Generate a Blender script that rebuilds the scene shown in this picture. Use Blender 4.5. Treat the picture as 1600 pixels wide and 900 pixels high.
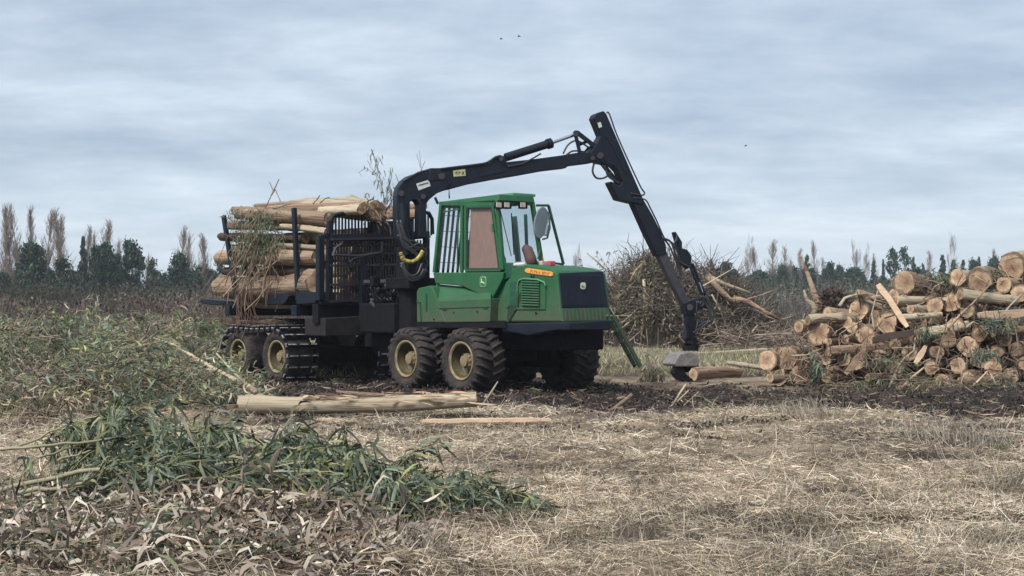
import bpy, bmesh, math, random
import numpy as np
from mathutils import Vector, Matrix
R = math.radians
rng = np.random.default_rng(7)
random.seed(7)
for o in list(bpy.data.objects): bpy.data.objects.remove(o)
SC = bpy.context.scene
COL = SC.collection

# ------------------------------------------------------------------ camera, sky, sun, exposure
FP = 2320.0; HY = 487.0; EYE = 1.65          # focal length and horizon row of the 1600 x 900 photograph, eye height
cam = bpy.data.objects.new('camera', bpy.data.cameras.new('camera'))
COL.objects.link(cam); SC.camera = cam
cam.location = (0, 0, EYE); cam.rotation_euler = (R(90), 0, 0)
cam.data.sensor_width = 36; cam.data.lens = FP / 1600 * 36
cam.data.shift_y = (HY - 450) / 1600
cam.data.clip_start = .1; cam.data.clip_end = 4000
SC.view_settings.view_transform = 'Standard'; SC.view_settings.look = 'None'
SC.view_settings.exposure = 1.75; SC.view_settings.gamma = 1
SUN_EL, SUN_AZ = 48, 215                      # azimuth: clockwise from +Y, where the light comes from
sun = bpy.data.objects.new('sun', bpy.data.lights.new('sun', 'SUN'))
COL.objects.link(sun); sun.data.energy = 1.5; sun.data.angle = R(22); sun.data.color = (1, .965, .92)
sun.rotation_euler = (R(90 - SUN_EL), 0, R(180 - SUN_AZ))

W = bpy.data.worlds.new('World'); SC.world = W; W.use_nodes = True
def world_nodes():
    nt = W.node_tree; N = nt.nodes; L = nt.links; N.clear()
    out = N.new('ShaderNodeOutputWorld'); bg = N.new('ShaderNodeBackground'); bg.inputs[1].default_value = .1
    sky = N.new('ShaderNodeTexSky'); sky.sky_type = 'NISHITA'; sky.sun_disc = False
    sky.sun_elevation = R(SUN_EL); sky.sun_rotation = R(SUN_AZ)
    tc = N.new('ShaderNodeTexCoord'); sx = N.new('ShaderNodeSeparateXYZ'); L.new(tc.outputs['Generated'], sx.inputs[0])
    def m(op, a, b=None):
        n = N.new('ShaderNodeMath'); n.operation = op
        for i, v in enumerate((a, b)):
            if v is None: continue
            if isinstance(v, (int, float)): n.inputs[i].default_value = v
            else: L.new(v, n.inputs[i])
        return n.outputs[0]
    z = m('MAXIMUM', sx.outputs[2], 0.0); d = m('ADD', z, .15)
    cb = N.new('ShaderNodeCombineXYZ'); L.new(m('DIVIDE', sx.outputs[0], d), cb.inputs[0]); L.new(m('DIVIDE', sx.outputs[1], d), cb.inputs[1])
    def noise(scale, det, rough, dist, sy):
        mp = N.new('ShaderNodeMapping'); mp.inputs['Scale'].default_value = (1, sy, 1); L.new(cb.outputs[0], mp.inputs[0])
        n = N.new('ShaderNodeTexNoise'); n.inputs['Scale'].default_value = scale; n.inputs['Detail'].default_value = det
        n.inputs['Roughness'].default_value = rough; n.inputs['Distortion'].default_value = dist
        L.new(mp.outputs[0], n.inputs[0]); return n.outputs[0]
    n1 = noise(.8, 5, .5, .2, 1.5); n2 = noise(3.8, 7, .6, .15, 1.2)
    f = m('ADD', m('MULTIPLY', n1, .66), m('MULTIPLY', n2, .34))
    cr = N.new('ShaderNodeValToRGB'); L.new(f, cr.inputs[0]); e = cr.color_ramp.elements
    e[0].position = .38; e[0].color = (.345, .425, .54, 1); e[1].position = .66; e[1].color = (.68, .755, .84, 1)
    x = e.new(.5); x.color = (.47, .55, .655, 1)
    hz = m('SUBTRACT', 1.0, m('MINIMUM', m('MULTIPLY', z, 9.0), 1.0))      # paler low over the horizon
    mx = N.new('ShaderNodeMix'); mx.data_type = 'RGBA'; L.new(m('MULTIPLY', hz, .62), mx.inputs[0]); L.new(cr.outputs[0], mx.inputs[6]); mx.inputs[7].default_value = (.64, .735, .84, 1)
    sc = N.new('ShaderNodeVectorMath'); sc.operation = 'SCALE'; L.new(mx.outputs[2], sc.inputs[0]); sc.inputs[3].default_value = 3.3
    m2 = N.new('ShaderNodeMix'); m2.data_type = 'RGBA'; m2.inputs[0].default_value = .94     # closed cloud over the clear sky
    L.new(sky.outputs[0], m2.inputs[6]); L.new(sc.outputs[0], m2.inputs[7])
    L.new(m2.outputs[2], bg.inputs[0]); L.new(bg.outputs[0], out.inputs[0])
world_nodes()

# ------------------------------------------------------------------ materials
def mat(name, c1, c2=None, rough=.6, metal=0, scale=6, bump=0, bscale=None, stretch=(1, 1, 1), coord='Object', spec=.5, contrast=.18, rnd=0, detail=5, dust=None, streak=None, mudz=None):
    m = bpy.data.materials.new(name); m.use_nodes = True; nt = m.node_tree; N = nt.nodes; L = nt.links
    b = N['Principled BSDF']; b.inputs['Roughness'].default_value = rough; b.inputs['Metallic'].default_value = metal
    b.inputs['Specular IOR Level'].default_value = spec
    c2 = c2 or tuple(x * .75 for x in c1)
    tc = N.new('ShaderNodeTexCoord'); mp = N.new('ShaderNodeMapping'); mp.inputs['Scale'].default_value = stretch
    L.new(tc.outputs[coord], mp.inputs[0])
    n = N.new('ShaderNodeTexNoise'); n.inputs['Scale'].default_value = scale; n.inputs['Detail'].default_value = detail; n.inputs['Roughness'].default_value = .62
    src = mp.outputs[0]
    if rnd:
        oi = N.new('ShaderNodeObjectInfo'); va = N.new('ShaderNodeVectorMath'); va.operation = 'ADD'
        sc = N.new('ShaderNodeVectorMath'); sc.operation = 'SCALE'; L.new(oi.outputs['Location'], sc.inputs[0]); sc.inputs[3].default_value = 3.1
        L.new(src, va.inputs[0]); L.new(sc.outputs[0], va.inputs[1]); src = va.outputs[0]
    L.new(src, n.inputs[0])
    cr = N.new('ShaderNodeValToRGB'); cr.color_ramp.elements[0].position = .5 - contrast; cr.color_ramp.elements[1].position = .5 + contrast
    cr.color_ramp.elements[0].color = (*c1, 1); cr.color_ramp.elements[1].color = (*c2, 1)
    L.new(n.outputs[0], cr.inputs[0]); col = cr.outputs[0]
    if dust:
        n3 = N.new('ShaderNodeTexNoise'); n3.inputs['Scale'].default_value = 3.2; n3.inputs['Detail'].default_value = 8; n3.inputs['Roughness'].default_value = .7
        L.new(mp.outputs[0], n3.inputs[0]); r3 = N.new('ShaderNodeValToRGB'); r3.color_ramp.elements[0].position = .42; r3.color_ramp.elements[1].position = .75
        r3.color_ramp.elements[1].color = (.55, .55, .55, 1)
        L.new(n3.outputs[0], r3.inputs[0]); mx = N.new('ShaderNodeMix'); mx.data_type = 'RGBA'
        L.new(r3.outputs[0], mx.inputs[0]); L.new(col, mx.inputs[6]); mx.inputs[7].default_value = (*dust, 1); col = mx.outputs[2]
    if mudz:                                  # dried mud spray, thickest low down, where the wheels throw it
        sz = N.new('ShaderNodeSeparateXYZ'); L.new(tc.outputs[coord], sz.inputs[0]); zr = N.new('ShaderNodeMapRange'); zr.inputs[1].default_value = mudz[0]; zr.inputs[2].default_value = mudz[1]; zr.inputs[3].default_value = .20; zr.inputs[4].default_value = -.10; L.new(sz.outputs[2], zr.inputs[0])
        n5 = N.new('ShaderNodeTexNoise'); n5.inputs['Scale'].default_value = 9; n5.inputs['Detail'].default_value = 10; n5.inputs['Roughness'].default_value = .78; L.new(mp.outputs[0], n5.inputs[0])
        ad = N.new('ShaderNodeMath'); L.new(n5.outputs[0], ad.inputs[0]); L.new(zr.outputs[0], ad.inputs[1]); r5 = N.new('ShaderNodeValToRGB'); r5.color_ramp.elements[0].position = .50; r5.color_ramp.elements[1].position = .72; r5.color_ramp.elements[1].color = (.8, .8, .8, 1); L.new(ad.outputs[0], r5.inputs[0])
        mx = N.new('ShaderNodeMix'); mx.data_type = 'RGBA'; L.new(r5.outputs[0], mx.inputs[0]); L.new(col, mx.inputs[6]); mx.inputs[7].default_value = (.085, .078, .055, 1); col = mx.outputs[2]
    if streak:
        ms = N.new('ShaderNodeMapping'); ms.inputs['Scale'].default_value = (1.3, 2.6, 2.6); L.new(src, ms.inputs[0])
        n4 = N.new('ShaderNodeTexNoise'); n4.inputs['Scale'].default_value = 1.7; n4.inputs['Detail'].default_value = 9; n4.inputs['Roughness'].default_value = .68; n4.inputs['Distortion'].default_value = .6; L.new(ms.outputs[0], n4.inputs[0])
        r4 = N.new('ShaderNodeValToRGB'); r4.color_ramp.elements[0].position = .53; r4.color_ramp.elements[1].position = .60; r4.color_ramp.elements[1].color = (.85, .85, .85, 1); L.new(n4.outputs[0], r4.inputs[0])
        mx = N.new('ShaderNodeMix'); mx.data_type = 'RGBA'; L.new(r4.outputs[0], mx.inputs[0]); L.new(col, mx.inputs[6]); mx.inputs[7].default_value = (*streak, 1); col = mx.outputs[2]
    if rnd:
        hs = N.new('ShaderNodeHueSaturation'); L.new(col, hs.inputs['Color'])
        mr = N.new('ShaderNodeMapRange'); mr.inputs[3].default_value = 1 - rnd; mr.inputs[4].default_value = 1 + rnd
        L.new(oi.outputs['Random'], mr.inputs[0]); L.new(mr.outputs[0], hs.inputs['Value']); col = hs.outputs[0]
    L.new(col, b.inputs['Base Color'])
    if bump:
        n2 = N.new('ShaderNodeTexNoise'); n2.inputs['Scale'].default_value = bscale or scale * 3; n2.inputs['Detail'].default_value = 6
        L.new(mp.outputs[0], n2.inputs[0]); bp = N.new('ShaderNodeBump'); bp.inputs['Strength'].default_value = bump; bp.inputs['Distance'].default_value = .03
        L.new(n2.outputs[0], bp.inputs['Height']); L.new(bp.outputs[0], b.inputs['Normal'])
    return m
def mat_attr(name, rough=.75, spec=.3, scale=3, amp=.35, transl=0):
    m = bpy.data.materials.new(name); m.use_nodes = True; nt = m.node_tree; N = nt.nodes; L = nt.links
    b = N['Principled BSDF']; b.inputs['Roughness'].default_value = rough; b.inputs['Specular IOR Level'].default_value = spec
    a = N.new('ShaderNodeAttribute'); a.attribute_name = 'Col'
    tc = N.new('ShaderNodeTexCoord'); n = N.new('ShaderNodeTexNoise'); n.inputs['Scale'].default_value = scale; n.inputs['Detail'].default_value = 4
    L.new(tc.outputs['Object'], n.inputs[0]); mr = N.new('ShaderNodeMapRange'); mr.inputs[1].default_value = .3; mr.inputs[2].default_value = .7
    mr.inputs[3].default_value = 1 - amp; mr.inputs[4].default_value = 1 + amp; L.new(n.outputs[0], mr.inputs[0])
    v = N.new('ShaderNodeVectorMath'); v.operation = 'SCALE'; L.new(a.outputs['Color'], v.inputs[0]); L.new(mr.outputs[0], v.inputs[3])
    L.new(v.outputs[0], b.inputs['Base Color'])
    if transl:
        t = N.new('ShaderNodeBsdfTranslucent'); L.new(v.outputs[0], t.inputs[0]); mx = N.new('ShaderNodeMixShader'); mx.inputs[0].default_value = transl
        L.new(b.outputs[0], mx.inputs[1]); L.new(t.outputs[0], mx.inputs[2]); L.new(mx.outputs[0], N['Material Output'].inputs[0])
    return m
def mat_cut():
    m = bpy.data.materials.new('sawn_wood'); m.use_nodes = True; nt = m.node_tree; N = nt.nodes; L = nt.links
    b = N['Principled BSDF']; b.inputs['Roughness'].default_value = .85; b.inputs['Specular IOR Level'].default_value = .2
    tc = N.new('ShaderNodeTexCoord'); mp = N.new('ShaderNodeMapping'); mp.inputs['Scale'].default_value = (0, 1, 1); L.new(tc.outputs['Object'], mp.inputs[0])
    ln = N.new('ShaderNodeVectorMath'); ln.operation = 'LENGTH'
    nz = N.new('ShaderNodeTexNoise'); nz.inputs['Scale'].default_value = 1.8; nz.inputs['Detail'].default_value = 5
    oi = N.new('ShaderNodeObjectInfo'); va = N.new('ShaderNodeVectorMath'); va.operation = 'ADD'; L.new(tc.outputs['Object'], va.inputs[0]); L.new(oi.outputs['Location'], va.inputs[1]); L.new(va.outputs[0], nz.inputs[0])
    ad = N.new('ShaderNodeVectorMath'); ad.operation = 'MULTIPLY_ADD'; L.new(nz.outputs['Color'], ad.inputs[0]); ad.inputs[1].default_value = (0, .35, .35); L.new(mp.outputs[0], ad.inputs[2]); L.new(ad.outputs[0], ln.inputs[0])
    cr = N.new('ShaderNodeValToRGB'); e = cr.color_ramp.elements
    e[0].position = 0; e[0].color = (.20, .125, .085, 1); e[1].position = 1.25 / 1.4; e[1].color = (.19, .125, .08, 1)
    for p, c in ((.22, (.26, .165, .11)), (.5, (.36, .245, .155)), (.72, (.44, .325, .215)), (.82, (.27, .185, .12))):
        x = e.new(p); x.color = (*c, 1)
    mr = N.new('ShaderNodeMath'); mr.operation = 'MULTIPLY'; mr.inputs[1].default_value = .8; L.new(ln.outputs['Value'], mr.inputs[0]); L.new(mr.outputs[0], cr.inputs[0])
    n2 = N.new('ShaderNodeTexNoise'); n2.inputs['Scale'].default_value = 3.5; n2.inputs['Detail'].default_value = 8; n2.inputs['Roughness'].default_value = .7; L.new(va.outputs[0], n2.inputs[0])
    m2 = N.new('ShaderNodeMapRange'); m2.inputs[1].default_value = .3; m2.inputs[2].default_value = .7; m2.inputs[3].default_value = .55; m2.inputs[4].default_value = 1.35; L.new(n2.outputs[0], m2.inputs[0])
    m3 = N.new('ShaderNodeMapRange'); m3.inputs[3].default_value = .72; m3.inputs[4].default_value = 1.3; L.new(oi.outputs['Random'], m3.inputs[0])
    mm = N.new('ShaderNodeMath'); mm.operation = 'MULTIPLY'; L.new(m2.outputs[0], mm.inputs[0]); L.new(m3.outputs[0], mm.inputs[1])
    v = N.new('ShaderNodeVectorMath'); v.operation = 'SCALE'; L.new(cr.outputs[0], v.inputs[0]); L.new(mm.outputs[0], v.inputs[3]); L.new(v.outputs[0], b.inputs['Base Color'])
    return m
M = dict(
    green=mat('green_paint', (.012, .086, .032), (.018, .108, .042), rough=.5, scale=2.5, spec=.3, dust=(.055, .085, .05), mudz=(1.35, 2.5)),
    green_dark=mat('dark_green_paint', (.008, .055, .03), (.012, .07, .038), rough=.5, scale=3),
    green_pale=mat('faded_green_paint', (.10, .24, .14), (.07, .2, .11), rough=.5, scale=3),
    black=mat('blue_black_metal', (.003, .006, .014), (.005, .009, .019), rough=.5, scale=5, bump=.2, spec=.28, dust=(.018, .018, .022)),
    under=mat('grimy_underbody', (.004, .005, .009), (.010, .009, .011), rough=.8, scale=6, bump=.5, spec=.15, dust=(.014, .012, .012)),
    grille=mat('black_grille', (.006, .009, .02), (.010, .013, .026), rough=.45, scale=20, spec=.25),
    bar=mat('worn_steel_bar', (.016, .018, .028), (.035, .028, .03), rough=.6, scale=9, bump=.3),
    rubber=mat('muddy_rubber', (.042, .034, .033), (.020, .018, .021), rough=.9, scale=5, bump=.9, bscale=14, spec=.2, dust=(.105, .085, .07)),
    rim=mat('dirty_yellow_paint', (.12, .09, .028), (.05, .04, .026), rough=.6, scale=7, contrast=.12, dust=(.06, .05, .04)),
    rimw=mat('worn_yellow_edge', (.27, .21, .10), (.10, .08, .055), rough=.6, scale=7),
    hub=mat('dusty_hub', (.26, .20, .11), (.13, .10, .06), rough=.75, scale=9, bump=.4),
    track=mat('wet_track_steel', (.02, .022, .03), (.05, .045, .05), rough=.32, metal=.6, scale=12, bump=.5),
    shoe_edge=mat('polished_track_edge', (.55, .55, .58), (.22, .22, .25), rough=.35, metal=.35, scale=16, contrast=.1),  # polished edges, their shine put into a pale, less metallic base colour
    chrome=mat('chrome_rod', (.7, .72, .75), (.6, .62, .65), rough=.18, metal=1),
    hose=mat('black_hose', (.014, .016, .022), (.03, .03, .034), rough=.5, scale=20),
    hosey=mat('yellow_spiral_wrap', (.42, .34, .06), (.16, .13, .05), rough=.6, scale=18, contrast=.08),
    board=mat('brown_board', (.34, .18, .125), (.26, .14, .10), rough=.8, scale=7, stretch=(3, 3, .6)),
    orange=mat('orange_band', (.75, .33, .06), (.62, .25, .05), rough=.5, scale=14, contrast=.1),
    orange_dk=mat('dark_orange_print', (.50, .19, .05), rough=.6),
    emblem=mat('emblem_green', (.02, .15, .07), rough=.4), emrim=mat('emblem_rim', (.22, .42, .28), rough=.4),
    yellow=mat('emblem_yellow', (.62, .72, .20), rough=.45), cream=mat('cream_plate', (.55, .55, .42), rough=.5, scale=20),
    plate=mat('yellow_plate', (.50, .48, .22), (.4, .38, .2), rough=.5, scale=12), white=mat('white_sticker', (.62, .62, .58), (.45, .45, .42), rough=.6, scale=14),
    lampglass=mat('lamp_glass', (.55, .48, .38), (.4, .35, .3), rough=.3, scale=10), red=mat('faded_red', (.5, .08, .10), rough=.5),
    mirror=mat('mirror_back', (.16, .19, .22), (.12, .15, .17), rough=.45, scale=4), seat=mat('seat_cloth', (.03, .03, .035), rough=.9),
    greyiron=mat('grey_steel', (.22, .21, .20), (.12, .11, .11), rough=.6, scale=6, bump=.4, dust=(.12, .09, .07)),
    bark=mat('grey_brown_bark', (.20, .135, .09), (.33, .25, .18), rough=.9, scale=1.6, stretch=(.6, 1.2, 1.2), bump=.9, bscale=5, spec=.2, rnd=.3, contrast=.2, dust=(.06, .045, .035), streak=(.06, .042, .032)),
    bark_pale=mat('smooth_pale_bark', (.44, .38, .27), (.32, .27, .19), rough=.75, scale=1.4, stretch=(.8, 1, 1), bump=.5, bscale=4, spec=.25, rnd=.2, contrast=.16, dust=(.20, .14, .09), streak=(.17, .10, .065)),
    bark_red=mat('peeling_red_bark', (.17, .095, .065), (.36, .27, .19), rough=.85, scale=1.8, stretch=(.5, 1.5, 1.5), bump=.8, spec=.2, rnd=.2, contrast=.16, streak=(.05, .03, .024)),
    bark_dark=mat('dark_bark', (.055, .04, .032), (.10, .07, .055), rough=.85, scale=2, bump=.6, spec=.3, rnd=.25),
    split=mat('fresh_split_wood', (.60, .46, .31), (.42, .28, .18), rough=.75, scale=2.2, stretch=(.5, 3, 3), bump=.4, spec=.25, rnd=.12),
    cut=mat_cut(),
    leaf=mat_attr('leaf', .5, .4, 2.5, .25, .12), dryleaf=mat_attr('dry_leaf', .75, .25, 3, .3, .1), straw=mat_attr('straw', .85, .15, 1.2, .22, .1),
    twig=mat_attr('twig', .85, .2, 2, .3), tree=mat_attr('tree_foliage', .8, .15, .4, .3), clod=mat_attr('clod', .9, .2, 6, .3),
)
def mat_glass():
    m = bpy.data.materials.new('cab_glass'); m.use_nodes = True; nt = m.node_tree; N = nt.nodes; L = nt.links; N.remove(N['Principled BSDF'])
    t = N.new('ShaderNodeBsdfTransparent'); t.inputs[0].default_value = (.90, .93, .94, 1); g = N.new('ShaderNodeBsdfGlossy'); g.inputs[1].default_value = .05; g.inputs[0].default_value = (.8, .85, .9, 1)
    d = N.new('ShaderNodeBsdfDiffuse'); d.inputs[0].default_value = (.35, .36, .38, 1)
    a = N.new('ShaderNodeMixShader'); a.inputs[0].default_value = .022; L.new(t.outputs[0], a.inputs[1]); L.new(g.outputs[0], a.inputs[2])
    nz = N.new('ShaderNodeTexNoise'); nz.inputs['Scale'].default_value = 2.5; tc = N.new('ShaderNodeTexCoord'); L.new(tc.outputs['Object'], nz.inputs[0])
    mr = N.new('ShaderNodeMapRange'); mr.inputs[1].default_value = .35; mr.inputs[2].default_value = .8; mr.inputs[3].default_value = .005; mr.inputs[4].default_value = .045; L.new(nz.outputs[0], mr.inputs[0])
    b = N.new('ShaderNodeMixShader'); L.new(mr.outputs[0], b.inputs[0]); L.new(a.outputs[0], b.inputs[1]); L.new(d.outputs[0], b.inputs[2])
    L.new(b.outputs[0], N['Material Output'].inputs[0]); return m
M['glass'] = mat_glass()

# ------------------------------------------------------------------ helpers
def tag(o, label=None, cat=None, group=None, kind=None):
    if label: o['label'] = label
    if cat: o['category'] = cat
    if group: o['group'] = group
    if kind: o['kind'] = kind
    return o
def empty(name, loc=(0, 0, 0), parent=None, rz=0):
    o = bpy.data.objects.new(name, None); COL.objects.link(o); o.location = loc; o.rotation_euler = (0, 0, rz); o.parent = parent
    o.empty_display_size = .2; return o
class MB:
    def __init__(s): s.v = []; s.f = []
    def add(s, vs, fs):
        k = len(s.v); s.v += [tuple(v) for v in vs]; s.f += [tuple(i + k for i in f) for f in fs]; return s
    def box(s, c, d, rot=None):
        vs = [Vector((x * d[0] / 2, y * d[1] / 2, z * d[2] / 2)) for x in (-1, 1) for y in (-1, 1) for z in (-1, 1)]
        if rot is not None: vs = [rot @ v for v in vs]
        return s.add([v + Vector(c) for v in vs], [(0, 1, 3, 2), (4, 6, 7, 5), (0, 4, 5, 1), (2, 3, 7, 6), (0, 2, 6, 4), (1, 5, 7, 3)])
    def beam(s, a, b, w, h=None, up=(0, 0, 1)):
        a = Vector(a); b = Vector(b); h = h or w; t = (b - a); L = t.length; t.normalize(); u = Vector(up)
        if abs(t.dot(u)) > .98: u = Vector((1, 0, 0)) if abs(t.x) < .9 else Vector((0, 1, 0))
        sd = t.cross(u).normalized(); uu = sd.cross(t).normalized()
        vs = [p + sd * x * w / 2 + uu * y * h / 2 for p in (a, b) for x in (-1, 1) for y in (-1, 1)]
        return s.add(vs, [(0, 1, 3, 2), (4, 6, 7, 5), (0, 4, 5, 1), (2, 3, 7, 6), (0, 2, 6, 4), (1, 5, 7, 3)])
    def tube(s, pts, r, n=8, caps=True):
        pts = [Vector(p) for p in pts]; m = len(pts); rs = list(r) if isinstance(r, (list, tuple)) else [r] * m
        vs = []; prev = None
        for i, p in enumerate(pts):
            t = (pts[min(i + 1, m - 1)] - pts[max(i - 1, 0)]).normalized()
            if prev is None: u = t.orthogonal().normalized()
            else:
                u = prev - t * prev.dot(t); u = u.normalized() if u.length > 1e-5 else t.orthogonal().normalized()
            prev = u; w = t.cross(u)
            vs += [p + (u * math.cos(a) + w * math.sin(a)) * rs[i] for a in [2 * math.pi * k / n for k in range(n)]]
        fs = [(i * n + k, i * n + (k + 1) % n, (i + 1) * n + (k + 1) % n, (i + 1) * n + k) for i in range(m - 1) for k in range(n)]
        if caps: fs += [tuple(range(n - 1, -1, -1)), tuple((m - 1) * n + k for k in range(n))]
        return s.add(vs, fs)
    def prism(s, pts, vec):                   # polygon pts (3D) extruded by vec
        n = len(pts); a = [Vector(p) for p in pts]; b = [p + Vector(vec) for p in a]
        return s.add(a + b, [tuple(range(n - 1, -1, -1)), tuple(range(n, 2 * n))] + [(i, (i + 1) % n, n + (i + 1) % n, n + i) for i in range(n)])
    def lathe(s, prof, n=40, c=(0, 0, 0)):    # profile (r, y) turned round the y axis
        c = Vector(c); m = len(prof); vs = []
        for k in range(n):
            a = 2 * math.pi * k / n
            vs += [c + Vector((r * math.cos(a), y, r * math.sin(a))) for r, y in prof]
        return s.add(vs, [(k * m + i, k * m + i + 1, ((k + 1) % n) * m + i + 1, ((k + 1) % n) * m + i) for k in range(n) for i in range(m - 1)])
    def build(s, name, m, parent=None, smooth=False, bevel=0, kind=None):
        me = bpy.data.meshes.new(name); me.from_pydata(s.v, [], s.f)
        bm = bmesh.new(); bm.from_mesh(me); bmesh.ops.recalc_face_normals(bm, faces=bm.faces); bm.to_mesh(me); bm.free()
        me.materials.append(M[m] if isinstance(m, str) else m)
        if smooth: me.shade_smooth()
        o = bpy.data.objects.new(name, me); COL.objects.link(o); o.parent = parent
        if bevel:
            b = o.modifiers.new('bevel', 'BEVEL'); b.width = bevel; b.segments = 2; b.limit_method = 'ANGLE'
        if kind: o['kind'] = kind
        return o
def npmesh(name, V, Fa, C=None, m=None, parent=None, kind=None, smooth=False, link=True):
    """V (n,3) float, Fa list of (k, arr(m,k)) polygons, C (n,3) colours"""
    me = bpy.data.meshes.new(name); me.vertices.add(len(V)); me.vertices.foreach_set('co', np.asarray(V, np.float32).ravel())
    idx = np.concatenate([f.ravel() for f in Fa]).astype(np.int32); cnt = np.concatenate([np.full(len(f), f.shape[1]) for f in Fa]).astype(np.int32)
    me.loops.add(len(idx)); me.loops.foreach_set('vertex_index', idx)
    me.polygons.add(len(cnt)); me.polygons.foreach_set('loop_start', np.concatenate([[0], np.cumsum(cnt)[:-1]]).astype(np.int32)); me.polygons.foreach_set('loop_total', cnt)
    me.update(calc_edges=True)
    if C is not None:
        a = me.color_attributes.new('Col', 'FLOAT_COLOR', 'POINT'); a.data.foreach_set('color', np.concatenate([C, np.ones((len(C), 1))], 1).astype(np.float32).ravel())
    if m: me.materials.append(M[m] if isinstance(m, str) else m)
    if smooth: me.shade_smooth()
    if not link: return me
    o = bpy.data.objects.new(name, me); COL.objects.link(o); o.parent = parent
    if kind: o['kind'] = kind
    return o
def nrm(a): return a / np.maximum(np.linalg.norm(a, axis=-1, keepdims=True), 1e-9)
class NP:                                     # collects leaves and twigs as arrays
    def __init__(s): s.V = []; s.F3 = []; s.F4 = []; s.C = []; s.n = 0
    def _p(s, V, f3, f4, C):
        if f3 is not None: s.F3.append(f3 + s.n)
        if f4 is not None: s.F4.append(f4 + s.n)
        s.V.append(V); s.C.append(C); s.n += len(V)
    def leaves(s, P, D, L, Wd, C, bend=.25, seed=0):
        P = np.asarray(P, float); n = len(P)
        if not n: return
        r = np.random.default_rng(seed + n); D = nrm(D); L = np.broadcast_to(L, n)[:, None]; Wd = np.broadcast_to(Wd, n)[:, None]
        S = nrm(np.cross(D, nrm(r.normal(size=(n, 3))))); U = np.cross(S, D); bd = (r.normal(size=(n, 1)) * .5 + .3) * bend * L; side = r.normal(size=(n, 1)) * bend * L * .6
        def at(t, w): return P + D * L * t - np.array([0, 0, 1.]) * bd * t * t + S * (side * t * (1 - t) * 2 + w * Wd)
        V = np.stack([at(0, 0), at(.3, -.45), at(.3, .5), at(.68, -.4), at(.68, .4), at(1, 0)], 1).reshape(-1, 3)
        b = (np.arange(n) * 6)[:, None]
        s._p(V, np.concatenate([b + [0, 1, 2], b + [3, 5, 4]]), b + [1, 3, 4, 2], np.repeat(C, 6, 0))
    def blades(s, P, D, L, Wd, C, bend=.3, seed=0):
        P = np.asarray(P, float); n = len(P)
        if not n: return
        r = np.random.default_rng(seed + n); D = nrm(D); L = np.broadcast_to(L, n)[:, None]; Wd = np.broadcast_to(Wd, n)[:, None]
        S = nrm(np.cross(D, nrm(r.normal(size=(n, 3))))); B = nrm(np.cross(S, D)) * (r.normal(size=(n, 1)) * bend * L)
        p1 = P + D * L * .5 + B * .5; p2 = P + D * L
        V = np.stack([P - S * Wd / 2, P + S * Wd / 2, p1 - S * Wd / 2, p1 + S * Wd / 2, p2 - S * Wd * .2, p2 + S * Wd * .2], 1).reshape(-1, 3)
        b = (np.arange(n) * 6)[:, None]; s._p(V, None, np.concatenate([b + [0, 1, 3, 2], b + [2, 3, 5, 4]]), np.repeat(C, 6, 0))
    def segs(s, A, B, ra, rb, C, n=3):
        A = np.asarray(A, float); B = np.asarray(B, float); N = len(A)
        if not N: return
        T = nrm(B - A); ref = np.where(np.abs(T[:, 2:3]) > .9, np.array([[1., 0, 0]]), np.array([[0, 0, 1.]])); U = nrm(np.cross(T, ref)); Wv = np.cross(T, U)
        ra = np.broadcast_to(ra, N)[:, None]; rb = np.broadcast_to(rb, N)[:, None]; vs = []
        for k in range(n):
            a = 2 * math.pi * k / n; d = U * math.cos(a) + Wv * math.sin(a); vs.append(A + d * ra)
        for k in range(n):
            a = 2 * math.pi * k / n; d = U * math.cos(a) + Wv * math.sin(a); vs.append(B + d * rb)
        V = np.stack(vs, 1).reshape(-1, 3); b = (np.arange(N) * 2 * n)[:, None]
        s._p(V, None, np.concatenate([b + [k, (k + 1) % n, n + (k + 1) % n, n + k] for k in range(n)]), np.repeat(C, 2 * n, 0))
    def quads(s, P, sz, C, seed=0, flat=0):
        P = np.asarray(P, float); n = len(P)
        if not n: return
        r = np.random.default_rng(seed + n); D = nrm(r.normal(size=(n, 3)) * [1, 1, 1 - flat * .7]); S = nrm(np.cross(D, r.normal(size=(n, 3)))); sz = np.broadcast_to(sz, n)[:, None]
        k = r.uniform(.5, 1, (n, 1)); V = np.stack([P - D * sz, P + S * sz * k * .6, P + D * sz * k, P - S * sz * .6 + D * sz * .2], 1).reshape(-1, 3)
        b = (np.arange(n) * 4)[:, None]; s._p(V, None, b + [0, 1, 2, 3], np.repeat(C, 4, 0))
    def build(s, name, m, parent=None, kind=None, link=True):
        F = []
        if s.F3: F.append(np.concatenate(s.F3))
        if s.F4: F.append(np.concatenate(s.F4))
        return npmesh(name, np.concatenate(s.V), F, np.concatenate(s.C), m, parent, kind, link=link)
def pal(n, cols, wts=None, var=.15, r=None):
    r = r or rng; cols = np.array(cols, float); w = np.array(wts, float) / sum(wts) if wts is not None else None
    c = cols[r.choice(len(cols), n, p=w)]; return np.clip(c * (1 + r.normal(size=(n, 1)) * var), .004, .95)
_H = np.random.default_rng(3).random((256, 256))
def vnoise(x, y):
    x = np.asarray(x, float); y = np.asarray(y, float); xi = np.floor(x).astype(int); yi = np.floor(y).astype(int); fx = x - xi; fy = y - yi
    fx = fx * fx * (3 - 2 * fx); fy = fy * fy * (3 - 2 * fy); g = lambda a, b: _H[a % 256, b % 256]
    return (g(xi, yi) * (1 - fx) + g(xi + 1, yi) * fx) * (1 - fy) + (g(xi, yi + 1) * (1 - fx) + g(xi + 1, yi + 1) * fx) * fy
def fbm(x, y, o=4):
    v = 0; a = .5
    for k in range(o): v = v + a * (vnoise(x * 2 ** k + 17 * k, y * 2 ** k + 31 * k) - .5); a *= .5
    return v * 2
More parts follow.
